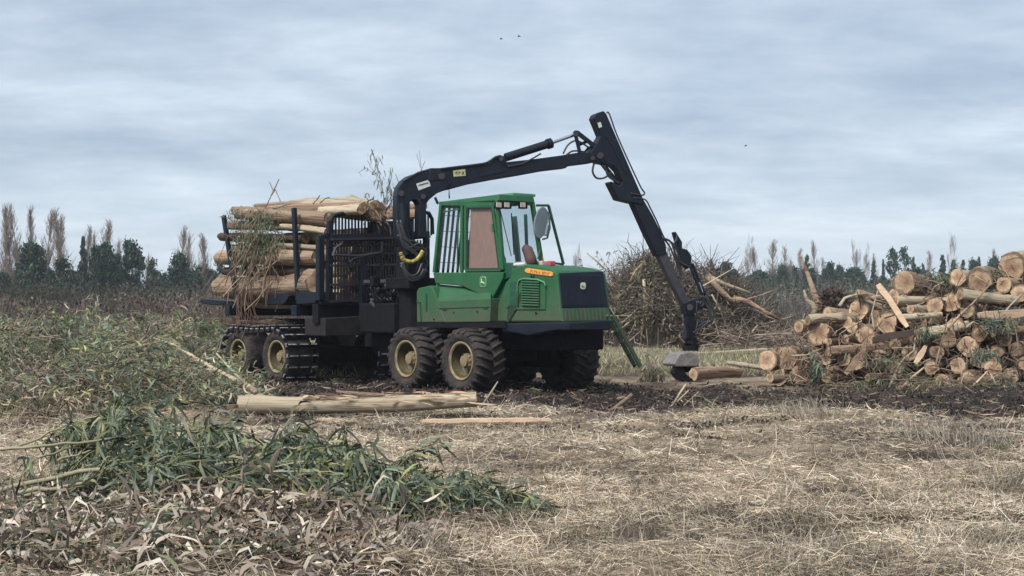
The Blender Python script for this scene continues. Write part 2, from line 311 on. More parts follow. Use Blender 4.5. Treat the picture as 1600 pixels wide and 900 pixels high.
def A(px, py, Y): return Vector(((px - 800) / FP * Y, Y, EYE + (HY - py) / FP * Y))
def inpoly(x, y, poly):
    x = np.asarray(x, float); y = np.asarray(y, float); c = np.zeros(x.shape, bool); n = len(poly)
    for i in range(n):
        x1, y1 = poly[i]; x2, y2 = poly[(i + 1) % n]
        c ^= ((y1 > y) != (y2 > y)) & (x < (x2 - x1) * (y - y1) / ((y2 - y1) or 1e-9) + x1)
    return c

# ------------------------------------------------------------------ ground
def photo_xy(X, Y, Z=0.): Y = np.maximum(Y, .5); return 800 + FP * X / Y, HY - (Z - EYE) / Y * FP
def sstep(a, b, x): t = np.clip((x - a) / (b - a), 0, 1); return t * t * (3 - 2 * t)
def mudmask(X, Y):
    """churned black soil: under the machine and the strip in front of the log heap"""
    n = fbm(X * .55 + 3, Y * .8, 4)
    near = np.maximum(25.4 - 1.35 * np.maximum(X - 4.0, 0), 17.5) + n * 2.2
    near = np.where(X < -1, 26.3 + n * 1.2, near)
    far = np.where(X > 2.5, 33.5 + n * 2, 38.5 + n * 3)
    m = sstep(-.5, .6, Y - near) * sstep(-.5, 1.2, far - Y) * sstep(-8.2, -6.6, X + n)
    patch = sstep(.12, .32, fbm(X * .5 + 40, Y * 1.9 + 9, 5)) * (Y < 26) * .8
    return np.clip(np.maximum(m, patch), 0, 1)
def pileh(X, Y):
    """height of the packed litter under the foreground branches"""
    a = .15 * np.exp(-np.abs((X + 2.9) / 2.3) ** 4 - ((Y - 11.9) / 1.3) ** 2) + .17 * np.exp(-np.abs((X + 2.7) / 2.0) ** 4 - ((Y - 9.8) / 1.2) ** 2)
    return a * (1 + .5 * fbm(X * 1.3 + 4, Y * 1.3, 3))
def gh(X, Y):
    X = np.asarray(X, float); Y = np.asarray(Y, float); m = mudmask(X, Y)
    h = fbm(X * .18, Y * .18, 3) * .16 * sstep(5, 20, Y) + fbm(X * 1.1 + 5, Y * 1.1, 4) * .07
    rut = (fbm(X * 2.3, Y * 3.4 + 8, 5) * .20 - .07) * m
    return (h + rut) * (Y < 75) + pileh(X, Y)
def make_ground():
    ys = np.concatenate([[-60, -20, 0, 4], np.geomspace(6.5, 90, 420), np.geomspace(94, 1600, 40)]); u = np.linspace(-1, 1, 361)
    Yg = np.repeat(ys[:, None], len(u), 1); hw = np.maximum(Yg, 7); Xg = hw * (.45 * u + 2.6 * u ** 9)[None, :]
    Z = gh(Xg, Yg); mm = mudmask(Xg, Yg)
    V = np.stack([Xg, Yg, Z], -1).reshape(-1, 3); nr, nc = Xg.shape
    i = (np.arange(nr - 1)[:, None] * nc + np.arange(nc - 1)[None, :]).ravel()
    F4 = np.stack([i, i + 1, i + nc + 1, i + nc], 1)
    n = fbm(Xg * .35, Yg * .35, 4); n2 = fbm(Xg * 1.7 + 9, Yg * 1.7, 4)
    straw = np.array([.25, .195, .135]); soil = np.array([.065, .047, .036]); mud = np.array([.022, .018, .018]); grs = np.array([.16, .15, .09])
    t = sstep(-.3, .5, n + n2 * .6)[..., None]; c = straw * (1 - t) + soil * t
    g = (sstep(40, 48, Yg) * sstep(.0, .3, fbm(Xg * .12 + 7, Yg * .2, 3) + .2) * .75)[..., None]; c = c * (1 - g) + grs * g
    wv = sstep(-.2, .35, fbm(Xg * 3, Yg * 4 + 4, 4))[..., None]
    md = mud * (1 - wv) + np.array([.050, .038, .034]) * wv
    c = c * (1 - mm[..., None]) + md * mm[..., None]; ph = sstep(.02, .10, pileh(Xg, Yg))[..., None]; c = c * (1 - ph) + np.array([.05, .038, .03]) * ph
    o = npmesh('ground', V, [F4], c.reshape(-1, 3), None, kind='structure', smooth=True)
    m = mat_attr('field_soil', .92, .15, 9, .4); nt = m.node_tree; b = nt.nodes['Principled BSDF']
    tc = nt.nodes['Texture Coordinate']; nn = nt.nodes.new('ShaderNodeTexNoise'); nn.inputs['Scale'].default_value = 14; nn.inputs['Detail'].default_value = 8; nt.links.new(tc.outputs['Object'], nn.inputs[0])
    bp = nt.nodes.new('ShaderNodeBump'); bp.inputs['Strength'].default_value = .9; bp.inputs['Distance'].default_value = .06; nt.links.new(nn.outputs[0], bp.inputs['Height']); nt.links.new(bp.outputs[0], b.inputs['Normal'])
    o.data.materials.append(m)
    tag(o, 'field of churned dark soil and trampled straw', 'ground', kind='structure')
make_ground()
def gz(x, y): return float(gh(np.array([x]), np.array([y]))[0])
def scatter(n, Y0, Y1, x0=-30, x1=1630, r=rng, pw=1.0):
    """ground points seen between two distances, density falling with distance"""
    Y = Y0 * (Y1 / Y0) ** (r.random(n) ** pw); px = r.uniform(x0, x1, n); return (px - 800) / FP * Y, Y

# ------------------------------------------------------------------ forwarder
TH = R(50); CT, ST = math.cos(TH), math.sin(TH); WD = 3.4
P0 = ((674 - 800) / FP * 31.3, 31.3); OX, OY = P0[0] + WD / 2 * ST, P0[1] + WD / 2 * CT
fw = empty('forwarder', (OX, OY, 0), rz=-TH)
tag(fw, 'green eight wheeled forwarder with raised black loader crane carrying a load of logs', 'forestry machine')
def to_local(p): dx, dy = p[0] - OX, p[1] - OY; return Vector((dx * CT - dy * ST, dx * ST + dy * CT, p[2]))
CL = to_local((0, 0, EYE))
def ray(px, py): dx, dy, dz = (px - 800) / FP, 1., (HY - py) / FP; return Vector((dx * CT - dy * ST, dx * ST + dy * CT, dz))
def RP(px, py, p0, n): d = ray(px, py); n = Vector(n); return CL + d * ((Vector(p0) - CL).dot(n) / d.dot(n))
def S(px, py, y): return RP(px, py, (0, y, 0), (0, 1, 0))
def Fx(px, py, x): return RP(px, py, (x, 0, 0), (1, 0, 0))
def Cross(px, py, z): return RP(px, py, (0, 0, z), (0, 0, 1))

def wheel(x, y, z, sgn, tracked=False):
    """sgn -1: outer face toward -y"""
    w = empty('wheel', (x, y, z), fw); RR, HW = .655, .37
    prof = [(.40, -.30), (.47, -.355), (.56, -HW), (.615, -.345), (.64, -.29), (.645, -.1), (.645, .1), (.64, .29), (.615, .345), (.56, HW), (.47, .355), (.40, .30), (.385, .25), (.385, -.25), (.40, -.30)]
    b = MB().lathe(prof, 44)
    if not tracked:
        for k in range(22):                   # chevron lugs
            for sd in (-1, 1):
                a0 = 2 * math.pi * (k + (.5 if sd > 0 else 0)) / 22
                vs = []
                for t, (yy, da) in enumerate(((.02, 0), (.2, .12), (.345, .2), (.375, .2))):
                    rt = (.69, .69, .665, .60)[t]; rb = .62 if t < 3 else .57
                    for rr, ww in ((rb, .055), (rt, .035), (rt, -.035), (rb, -.055)):
                        a = a0 + da + ww * 1.1; vs.append((rr * math.cos(a), sd * yy, rr * math.sin(a)))
                fs = [(i * 4 + j, i * 4 + (j + 1) % 4, i * 4 + 4 + (j + 1) % 4, i * 4 + 4 + j) for i in range(3) for j in range(4)] + [(0, 1, 2, 3), (12, 15, 14, 13)]
                b.add(vs, fs)
    b.build('tyre', 'rubber', w, smooth=False)
    for p in (w.children[0].data.polygons): p.use_smooth = len(p.vertices) == 4
    s = sgn
    r = MB().lathe([(.345, s * .30), (.345, s * .06), (.30, s * .02), (.17, s * .02), (.12, s * .05), (.02, s * .05)], 36)
    r.build('rim', 'rim', w, smooth=True)
    MB().lathe([(.40, s * .285), (.408, s * .325), (.375, s * .33), (.345, s * .29)], 40).build('rim_lip', 'rimw', w, smooth=True)
    h = MB().lathe([(.165, s * .03), (.165, s * .15), (.13, s * .19), (.115, s * .25), (.05, s * .265), (.001, s * .265)], 20)
    for k in range(10):
        a = 2 * math.pi * k / 10; h.lathe([(.0, s * .2), (.02, s * .2), (.02, s * .14)], 6, (.142 * math.cos(a), 0, .142 * math.sin(a)))
    h.build('hub', 'hub', w)
    return w
ZF, ZR = .63, .55
FWX = (.94, -.99); RWX = (-6.35, -8.22)
for x in FWX:
    wheel(x, -1.7 + .37, ZF, -1); wheel(x, 1.7 - .37, ZF, 1)
for x in RWX:
    wheel(x, -1.7 + .37, ZR, -1, True); wheel(x, 1.7 - .37, ZR, 1, True)
def track(yc):
    t = empty('track', (0, 0, 0), fw); x1, x0 = RWX; Rr = .70; Ls = x1 - x0; per = 2 * Ls + 2 * math.pi * Rr; n = 32
    pm = MB().box((0, 0, 0), (.075, .86, .05)).box((0, -.43, -.03), (.16, .04, .06)).box((0, .43, -.03), (.16, .04, .06)).box((0, -.30, .035), (.03, .20, .05)).box((0, .30, .035), (.03, .20, .05)).box((0, 0, .035), (.03, .26, .05)).box((0, -.41, -.02), (.07, .05, .1)).box((0, .41, -.02), (.07, .05, .1))
    em = MB().box((.012, -.30, .08), (.028, .22, .012)).box((.012, 0.02, .08), (.022, .24, .012)).box((.012, .31, .08), (.022, .16, .012)).box((.0, -.435, .01), (.10, .05, .02))
    first = None
    for k in range(n):
        d = (k + .5) / n * per
        if d < Ls: p = (x0 + d, ZR + Rr - .03 * math.sin(math.pi * d / Ls)); a = 0
        elif d < Ls + math.pi * Rr: q = (d - Ls) / Rr; p = (x1 + Rr * math.sin(q), ZR + Rr * math.cos(q)); a = q
        elif d < 2 * Ls + math.pi * Rr: p = (x1 - (d - Ls - math.pi * Rr), ZR - Rr); a = math.pi
        else: q = (d - 2 * Ls - math.pi * Rr) / Rr; p = (x0 - Rr * math.sin(q), ZR - Rr * math.cos(q)); a = math.pi + q
        if first is None:
            o = pm.build('track_plate', 'track', t); e = em.build('worn_edge', 'shoe_edge', None); first = (o.data, e.data); bpy.data.objects.remove(e)
        else:
            o = bpy.data.objects.new('track_plate', first[0]); COL.objects.link(o); o.parent = t
        o.location = (p[0], yc, p[1]); o.rotation_euler = (0, a + random.uniform(-.03, .03), 0)
        if 16 < k < 34 or k < 16:
            jm = MB(); jm.v = []; 
    # bright ground edges of the plates, one joined piece
    j = MB()
    for c in [c for c in t.children]:
        Mx = Matrix.Translation(c.location) @ Matrix.Rotation(c.rotation_euler.y, 4, 'Y')
        vs = [Mx @ v.co for v in first[1].vertices]; j.add(vs, [tuple(p.vertices) for p in first[1].polygons])
    j.build('worn_edge', 'shoe_edge', t, kind='stuff')
track(-1.7 + .37); track(1.7 - .37)
# bogie beams, axles, chassis
b = MB()
for x, z in ((-.02, ZF), (-7.28, ZR)):
    for y in (-.82, .82): MB().box((x, y, z + .02), (2.2, .22, .42)).build('bogie_beam', 'under', fw)
    MB().tube([(x, -.9, z), (x, .9, z)], .22, 12).build('axle', 'under', fw)
pass
MB().box((.9, 0, 1.12), (4.0, 1.1, .5)).box((.4, 0, .85), (1.2, .8, .5)).box((-1.9, 0, 1.05), (1.7, .8, .55)).build('front_frame', 'under', fw, bevel=.03)
MB().box((-6.5, 0, 1.28), (7.6, .62, .38)).box((-3.6, 0, 1.05), (1.8, .7, .5)).build('rear_frame', 'under', fw, bevel=.03)
# hood: near face y=-.8
YN, YFR = -.80, .56
hp = [(770, 503), (772, 492), (789, 443), (797, 432), (799, 420), (806, 416), (822, 413), (850, 417), (866, 422), (870, 427), (874, 465), (878, 503)]
h = MB().prism([S(x, y, YN) for x, y in hp], (0, YFR - YN, 0)).build('hood', 'green', fw, bevel=.035)
HA, HB = S(868.5, 424, YN), S(878, 503, YN); HN = (HB - HA).cross(Vector((0, 1, 0))).normalized()
if HN.x < 0: HN = -HN
def HF(px, py, off=0): return RP(px, py, HA + HN * off, HN)
MB().prism([HF(x, y, .012) for x, y in ((873, 427), (941, 424), (949, 480), (877, 481))], HN * .03).build('grille_surround', 'black', fw, bevel=.012)
gr = MB().prism([HF(x, y, .043) for x, y in ((877, 431), (937, 428), (944, 476), (880, 477))], HN * .012).build('radiator_grille', 'grille', fw)
sl = MB()
for k in range(26):
    t = (k + .5) / 26; a = HF(878 + 59 * t, 431.5, .056); c = HF(881 + 62 * t, 476, .056); sl.beam(a, c, .012, .01, HN)
sl.build('grille_slat', 'black', gr, kind='stuff')
MB().prism([HF(x, y, .012) for x, y in ((877, 482), (948, 480), (952, 502), (878, 503))], HN * .02).build('lower_panel', 'green', fw, bevel=.01)
for k in range(11):
    t = (k + .5) / 11; MB().beam(HF(880 + 66 * t, 484, .035), HF(882 + 67 * t, 500, .035), .035, .03, HN).build('panel_rib', 'green', fw)
e = MB().prism([HF(x, y, .07) for x, y in ((907, 443), (909, 441.5), (913, 441.5), (914.5, 443), (914.5, 450), (913, 452), (909, 452), (907, 450.5))], HN * .012).build('emblem', 'cream', fw)
MB().beam(HF(908.5, 447.5, .083), HF(913, 448, .083), .02, .02, HN).beam(HF(909.5, 445, .083), HF(909.5, 447.5, .083), .015, .015, HN).build('emblem_deer', 'emblem', e)
# hood side details (proud of the near face)
YP = YN - .012
MB().prism([S(x, y, YP - .012) for x, y in ((792, 500), (794, 446), (800, 436), (806, 433.5), (835, 434), (849, 440), (852, 448), (852, 484), (790, 484))], (0, .025, 0)).build('engine_door', 'green', fw, bevel=.012)
YV = YP - .012
for k, (y0, y1) in enumerate(((440.5, 451), (454, 464), (467.5, 478))):
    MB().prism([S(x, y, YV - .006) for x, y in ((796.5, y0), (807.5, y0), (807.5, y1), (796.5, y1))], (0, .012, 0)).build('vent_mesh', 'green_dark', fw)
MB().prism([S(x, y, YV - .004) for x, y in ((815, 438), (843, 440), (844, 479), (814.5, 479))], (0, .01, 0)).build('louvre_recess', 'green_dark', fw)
for k in range(10):
    yy = 440.5 + k * 4.0; a = S(815.5, yy, YV - .02); c = S(843, yy + 1.2, YV - .02)
    MB().beam(a, c, .04, .026, (0, .5, 1)).build('louvre', 'green', fw)
MB().tube([S(x, y, YV - .02) for x, y in ((809, 479), (808.5, 445), (811, 438), (818, 435.5), (840, 437), (850, 441), (853, 447))], .018, 6).build('vent_rim', 'green_pale', fw, smooth=True)
od = MB().prism([S(x, y, YN - .02) for x, y in ((820.5, 420), (824, 418.7), (860, 424), (864, 426.5), (863.5, 430.5), (860, 431.5), (824, 426.5), (820, 424))], (0, .025, 0)).build('name_band', 'orange', fw)
lt = MB()
for k, x in enumerate((829, 832, 835, 838, 843, 847, 850, 853, 856)):      # worn lettering on the band
    yb = 419.5 + (x - 824) * .147
    lt.beam(S(x, yb + 1.6, YN - .024), S(x + (.6 if k % 2 else 0), yb + 5.6, YN - .024), .022, .006, (0, 1, 0))
    if k % 3 != 1: lt.beam(S(x, yb + 1.9 + (k % 2) * 1.6, YN - .024), S(x + 2.2, yb + 2.2 + (k % 2) * 1.6, YN - .024), .022, .006, (0, 1, 0))
lt.build('lettering', 'orange_dk', od, kind='stuff')
for x, y in ((830, 436 - 4), (833.6, 436 - 3.6), (837, 489)):
    MB().tube([S(x, y, YN - .03), S(x, y, YN)], .022, 8).build('bolt', 'black', fw)
# grey strip and exhaust behind hood
MB().tube([S(796, 414.5, -.72), S(821, 412.5, -.72)], .035, 8).build('air_pipe', 'white', fw)
MB().tube([S(832, 415, -.45), S(829, 404, -.45), S(824, 390, -.45), S(820.5, 388, -.45)], [.12, .12, .11, .09], 12).build('exhaust_stack', mat('rusty_exhaust', (.05, .03, .03), (.09, .045, .035), rough=.8, scale=8), fw, smooth=True)
hl = MB()
for x, mname in ((842, 'lampglass'), (848, 'lampglass'), (861, 'red')):
    p = S(x, 411.5, -.2); MB().box(p, (.12, .16, .1)).build('marker_lamp', mname, fw, bevel=.02)
MB().tube([S(850, 411, -.3), S(848, 401, -.3)], .01, 5).build('hood_catch', 'red', fw)
# front skirt and bumper
MB().prism([S(x, y, -.95) for x, y in ((784, 506), (806, 504.5), (880, 503), (889, 504), (890, 514), (865, 517), (838, 522), (826, 525), (805, 521), (784, 518))], (0, Fx(953, 510, S(890, 510, -.95).x).y + .95, 0)).build('bumper', 'black', fw, bevel=.03)
bx = S(890, 510, -.95).x
MB().prism([Fx(x, y, bx + .01) for x, y in ((889, 505), (953, 500), (957, 512), (953, 516), (889, 516))], (-.25, 0, 0)).build('front_plate', 'black', fw, bevel=.02)
# cab
YC = -.80; XT, XB = S(777, 316, YC).x, S(786, 424, YC).x
def cp(px, py, off=0): return S(px, py, YC + off)
far = lambda py: .34
roof = [cp(685, 315, -.04), cp(777.5, 313, -.04)]
fr = Fx(836, 316, XT + .05); rz_ = roof[0].z
pl = [Vector((roof[0].x, YC - .04, 0)), Vector((XT + .08, YC - .04, 0)), Vector((XT + .12, -.35, 0)), Vector((XT + .05, fr.y, 0)), Vector((roof[0].x, .46, 0))]
zt = cp(720, 309, 0).z
r0 = MB(); lo = [Vector((p.x, p.y, zt - .11 + (0.02 if i in (0, 4) else -.03))) for i, p in enumerate(pl)]; hi = [Vector((p.x * .97, p.y * .95, zt + (-.04 if i in (0, 4) else 0))) for i, p in enumerate(pl)]
n = len(lo); r0.add(lo + hi, [tuple(range(n)), tuple(range(2 * n - 1, n - 1, -1))] + [(i, (i + 1) % n, n + (i + 1) % n, n + i) for i in range(n)])
r0.build('cab_roof', 'green', fw, bevel=.02)
q = Fx(808, 310, XT - .25); MB().box((q.x, q.y, zt + .03), (.5, .62, .06)).build('roof_hatch', 'green_pale', fw, bevel=.015)
FY = fr.y - .04
pt = lambda x, y, z: Vector((x, y, z))
zb = cp(730, 424).z; ztop = zt - .12
XRT, XRB = cp(690, 318).x, cp(679.5, 426).x
post = MB()
PN = [(XRT, YC, ztop, XRB, YC, zb), (XT, YC, ztop, XB, YC, zb), (XRT, .42, ztop, XRB, .42, zb), (XT + .0, FY, ztop, Fx(846, 410, XB - .05).x, Fx(846, 410, XB - .05).y, Fx(846, 410, XB - .05).z)]
for k, p in enumerate(PN):
    MB().beam(p[:3], p[3:], .085, .085, (0, 1, 0)).build('cab_pillar', 'green', fw, bevel=.012)
MB().beam(cp(722.5, 318), cp(721.5, 425), .09, .06, (0, 1, 0)).build('cab_pillar', 'green', fw, bevel=.012)
MB().beam(cp(688, 318), cp(778, 319), .07, .08, (0, 0, 1)).beam((XT, YC, ztop - .03), (XT, FY, ztop - .03), .07, .08).build('roof_rail', 'green', fw)
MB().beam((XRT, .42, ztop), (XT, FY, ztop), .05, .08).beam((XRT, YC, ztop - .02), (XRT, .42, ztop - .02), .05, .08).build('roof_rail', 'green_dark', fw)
# door: frame, glass, board, emblem
dp = lambda x, y, o=-.03: S(x, y, YC + o)
d = MB()
for a_, b_ in (((728, 322), (770, 321)), ((728, 322), (727.5, 422)), ((770, 321), (783, 421)), ((727.5, 422), (783, 421.5))): d.beam(dp(*a_), dp(*b_), .07, .05, (0, 1, 0))
dr = d.build('door_frame', 'green', fw, bevel=.01)
tr = MB()
for a_, b_ in (((731, 325), (768, 324.5)), ((731, 325), (730, 420)), ((768, 324.5), (779.5, 419.5)), ((730, 420), (779.5, 419.5))): tr.beam(dp(*a_, -.05), dp(*b_, -.05), .022, .02, (0, 1, 0))
tr.build('rubber_seal', 'hose', dr)
MB().prism([dp(x, y, -.02) for x, y in ((731, 325), (768, 325), (779, 420), (730, 420))], (0, .006, 0)).build('door_glass', 'glass', dr)
MB().prism([dp(x, y, .0) for x, y in ((735.5, 327), (767, 326), (778, 419), (732.5, 419))], (0, .012, 0)).build('brown_board', 'board', fw)
MB().beam(dp(770, 350, -.07), dp(771.5, 362, -.07), .05, .05, (0, 1, 0)).build('door_handle', 'green', dr)
MB().prism([S(x, y, YC - .05) for x, y in ((676, 426), (787, 425), (785, 436), (768, 469), (722, 447), (680, 443))], (0, 1.2, 0)).build('cab_side', 'green', fw, bevel=.02)
def emb():
    c = S(754.5, 440, YC - .062); e0 = MB()
    def rs(hw, off): 
        pts = []
        for k in range(20):
            a = 2 * math.pi * k / 20; ca, sa = math.cos(a), math.sin(a); f = (abs(ca) ** 4 + abs(sa) ** 4) ** -.25; pts.append(c + Vector((ca * f * hw, off, sa * f * hw * 1.02)))
        return pts
    o1 = MB().prism(rs(.108, 0), (0, .012, 0)).build('emblem', 'emrim', fw)
    MB().prism(rs(.09, -.006), (0, .01, 0)).build('emblem_field', 'emblem', o1)
    dp_ = [(-.05, .055), (-.03, .065), (-.022, .03), (-.01, .0), (.035, -.005), (.06, -.035), (.07, -.06), (.045, -.045), (.02, -.03), (-.02, -.03), (-.055, -.02), (-.075, -.035), (-.065, -.01), (-.045, .01), (-.045, .035), (-.065, .045)]
    MB().prism([c + Vector((x, -.012, z)) for x, z in dp_], (0, .008, 0)).build('leaping_deer', 'yellow', o1)
emb()
# quarter window glass, guard bars on the back of the cab
MB().prism([dp(x, y, .0) for x, y in ((690, 322), (718, 322), (718, 421), (682, 422))], (0, .006, 0)).build('side_window', 'glass', fw)
for t in np.linspace(.06, .94, 9):
    y = YC + (.42 - YC) * t; MB().beam((XRT + .02, y, ztop), (XRB + .02, y, zb), .05, .03, (1, 0, 0)).build('guard_bar', 'under', fw)
for t in np.linspace(.15, .85, 4):
    z = ztop + (zb - ztop) * t; x = XRT + (XRB - XRT) * t; MB().beam((x, YC, z), (x, .42, z), .012, .012).build('guard_rod', 'under', fw)
MB().beam(cp(716, 330, -.01), cp(714.5, 419, -.01), .03, .02, (0, 1, 0)).beam(cp(693, 331, -.01), cp(718, 327, -.01), .03, .02, (0, 1, 0)).build('window_divider', 'green', fw)
WB = PN[3]
wsn = (Vector((XB, YC, zb)) - Vector((XT, YC, ztop))).cross(Vector((0, 1, 0))).normalized()
MB().prism([(XT + .01, YC + .05, ztop - .05), (XT + .01, FY - .03, ztop - .05), (WB[3] - .0, WB[4] - .03, WB[5]), (XB, YC + .05, zb + .1)], wsn * .006).build('windscreen', 'glass', fw)
MB().prism([(XT, FY + .01, ztop), (XRT, .43, ztop), (XRB, .43, zb), (WB[3], WB[4], WB[5])], (0, .006, 0)).build('far_window', 'glass', fw)
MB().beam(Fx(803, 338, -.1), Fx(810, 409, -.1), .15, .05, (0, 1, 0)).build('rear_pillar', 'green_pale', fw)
MB().beam(Fx(821, 335, .2), Fx(824, 409, .2), .06, .05, (0, 1, 0)).build('rear_pillar', 'green', fw)
for a_, b_ in (((782, 330), (799, 400)), ((799, 333), (803, 398))):
    MB().beam(Fx(*a_, XT + .1), Fx(*b_, XT + .22), .016, .016).build('wiper', 'under', fw)
for x in (779.5, 792, 817):
    lm = MB().box(Fx(x, 321, XT + .06), (.14, .15, .14)).build('work_lamp', 'under', fw, bevel=.01)
    MB().box(Fx(x, 320, XT + .14), (.02, .13, .1)).build('lamp_glass', 'lampglass', lm)
MB().box((-.15, -.25, zb + .05), (.5, .5, .14)).box((-.42, -.25, zb + .4), (.14, .48, .62)).build('driver_seat', 'seat', fw, bevel=.04)
MB().tube([(.7, -.25, zb - .3), (.5, -.25, zb + .2)], .04, 8).lathe([(.19, 0), (.2, .02), (.19, .03)], 16, (.5, -.25, zb + .2)).build('steering_wheel', 'seat', fw)
MB().box((XT - .1, -.25, zb + .02), (.5, 1.05, .2)).build('dashboard', 'seat', fw, bevel=.03)
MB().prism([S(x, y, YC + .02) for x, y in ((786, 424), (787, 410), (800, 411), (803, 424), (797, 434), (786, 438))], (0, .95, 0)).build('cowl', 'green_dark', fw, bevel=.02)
# opened far door frame with oval mirror
fd = MB()
FDX = XT + .1
fp = [Fx(x, y, FDX) for x, y in ((838, 321), (857, 321), (880.5, 413), (846, 409))]
for a_, b_ in ((0, 1), (1, 2), (2, 3)): fd.beam(fp[a_], fp[b_], .055 if b_ != 3 else .03, .05)
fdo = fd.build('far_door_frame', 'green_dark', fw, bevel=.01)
mo = MB(); c = Fx(845.5, 347.5, FDX + .12)
rim_pts = []
for k in range(24):
    a = 2 * math.pi * k / 24; rim_pts.append(Fx(846 + 10.5 * math.cos(a) + 3.0 * math.sin(a), 348 - 25 * math.sin(a), FDX + .12))
mo.prism(rim_pts, (-.05, 0, 0)).build('oval_mirror', 'mirror', fw, bevel=.012)
MB().tube([Fx(850, 325, FDX + .06), Fx(858, 335, FDX + .06), Fx(859, 356, FDX + .06), Fx(855, 372, FDX + .06), Fx(848, 374, FDX + .06)], .022, 6).tube([Fx(855, 352, FDX + .1), Fx(852, 368, FDX + .1)], .05, 6).build('mirror_bracket', 'mirror', fw)
MB().tube([Fx(834, 318, XT + .18), Fx(838, 352, XT + .18), Fx(844, 390, XT + .18), Fx(840, 404, XT + .18)], .016, 6).build('grab_rail', 'green', fw)
MB().tube([cp(702, 310), cp(701.5, 296)], [.018, .006], 5).tube([cp(684, 318), cp(680, 309)], .03, 6).build('aerial', 'under', fw)
# side panels below the cab
YS = -1.02
MB().prism([S(x, y, YS) for x, y in ((651, 504), (650.5, 455), (654, 450), (672, 446), (676, 450), (697, 504))], (0, 1.4, 0)).build('rear_fender', 'green', fw, bevel=.025)
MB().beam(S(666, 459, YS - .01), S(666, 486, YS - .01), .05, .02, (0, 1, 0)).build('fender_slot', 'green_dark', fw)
MB().beam(S(656, 472, YS - .012), S(658, 503, YS - .012), .02, .02, (0, 1, 0)).beam(S(651, 471, YS - .012), S(657, 473, YS - .012), .02, .02, (0, 1, 0)).build('fender_seam', 'green_dark', fw)
MB().prism([S(x, y, YS) for x, y in ((698, 504), (686, 478), (683, 470), (766, 466), (766, 479), (765, 503))], (0, 1.2, 0)).build('side_locker', 'green', fw, bevel=.018)
lk = fw.children[-1]
MB().beam(S(686, 482, YS - .005), S(765, 479.5, YS - .005), .014, .012, (0, 1, 0)).beam(S(692, 484, YS - .006), S(698, 484, YS - .006), .03, .014, (0, 1, 0)).beam(S(755, 481.5, YS - .006), S(762, 481.5, YS - .006), .03, .014, (0, 1, 0)).build('locker_seam', 'hose', lk)
for x, y in ((709, 488.5), (745.5, 487), (678, 499)): MB().tube([S(x, y, YS - .015), S(x, y, YS)], .02, 8).build('bolt', 'black', fw)
for k in range(1): # sloping deck between locker and cab
    a0, a1 = S(683, 470, YS + .01), S(767, 466, YS + .01); c0, c1 = S(681, 443, YC + .05), S(768, 452, YC + .05)
    MB().add([a0, a1, c1, c0, a0 - Vector((0, 0, .3)), a1 - Vector((0, 0, .3)), c1 - Vector((0, 0, .4)), c0 - Vector((0, 0, .4))], [(0, 1, 2, 3), (4, 7, 6, 5), (0, 4, 5, 1), (3, 2, 6, 7), (0, 3, 7, 4), (1, 5, 6, 2)]).build('sloping_deck', 'green', fw, bevel=.012)
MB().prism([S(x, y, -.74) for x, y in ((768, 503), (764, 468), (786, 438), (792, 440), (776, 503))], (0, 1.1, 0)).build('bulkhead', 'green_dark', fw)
MB().prism([S(x, y, -1.0) for x, y in ((651, 504), (788, 503), (790, 512), (651, 512))], (0, 1.8, 0)).build('belly_pan', 'under', fw)
# ladder swung out at the far front
LX = bx - .1
l = MB(); a0, a1 = Fx(957, 492, LX), Fx(1001, 573, LX); off = Vector((.0, .0, 0)); dd = (a1 - a0).normalized(); sd = Vector((1, 0, 0))
for s_ in (-.0, .16): l.beam(a0 - sd * s_, a1 - sd * s_, .09, .045, (1, 0, 0))
lad = l.build('ladder', 'green', fw, bevel=.01)
for t in np.linspace(.1, .95, 5): p = a0.lerp(a1, t); MB().beam(p, p - sd * .16, .12, .03).build('rung', 'green_dark', lad)
MB().tube([Fx(953, 483, LX), Fx(961, 496, LX)], .025, 6).build('ladder_strut', 'chrome', fw)

# ---- crane: a vertical plane through the pillar and the grapple
cpil = Vector((-2.42, 34.1)); cgr = Vector((4.35, 36.9)); cdv = (cgr - cpil).normalized(); cn = Vector((cdv.y, -cdv.x, 0))   # normal toward the camera
cnl = Vector((cn.x * CT - cn.y * ST, cn.x * ST + cn.y * CT, 0)); cpl = to_local((cpil.x, cpil.y, 0))
def K(px, py, off=0.): return RP(px, py, cpl + cnl * off, cnl)
def kpoly(pts, th, name, m, parent=fw, bevel=.025, o=0): return MB().prism([K(x, y, th / 2 + o) for x, y in pts], -cnl * th).build(name, m, parent, bevel=bevel)
pil = kpoly([(622, 372), (620, 340), (620, 306), (623, 292), (630, 282), (639, 275), (650, 271), (666, 268), (683, 266), (700, 270), (704, 285), (699, 296), (683, 302), (671, 312), (666, 319), (668, 372), (654, 372), (655, 320), (652, 314), (646, 312), (641, 315), (641, 345), (650, 378), (652, 405), (636, 405), (630, 392)], .34, 'crane_pillar', 'black')
kpoly([(690, 265), (730, 260), (765, 254), (779, 242), (787, 243), (792, 253), (830, 249), (875, 243), (905, 238), (926, 238), (928, 250), (924, 255), (888, 259.5), (884, 263), (850, 267), (812, 274), (770, 281), (732, 288), (699, 297), (690, 290)], .24, 'main_boom', 'black')
bm_ = fw.children[-1]
kpoly([(748, 272), (790, 263), (792, 268), (750, 278)], .26, 'boom_stiffener', 'black', bm_, .01)
kpoly([(672, 262.5), (690, 262.5), (690, 281), (668, 284)], .37, 'boom_knuckle', 'black', bm_, .02)
for x, y, r_ in ((627, 302, 5), (661, 307, 4.5), (690, 275, 6), (783, 248, 4), (900, 209, 4.5), (926, 247, 4), (938, 243, 6), (1078, 480, 6)):
    MB().tube([K(x, y, .21), K(x, y, -.21)], r_ / 75, 12).build('pivot_pin', 'bar', fw)
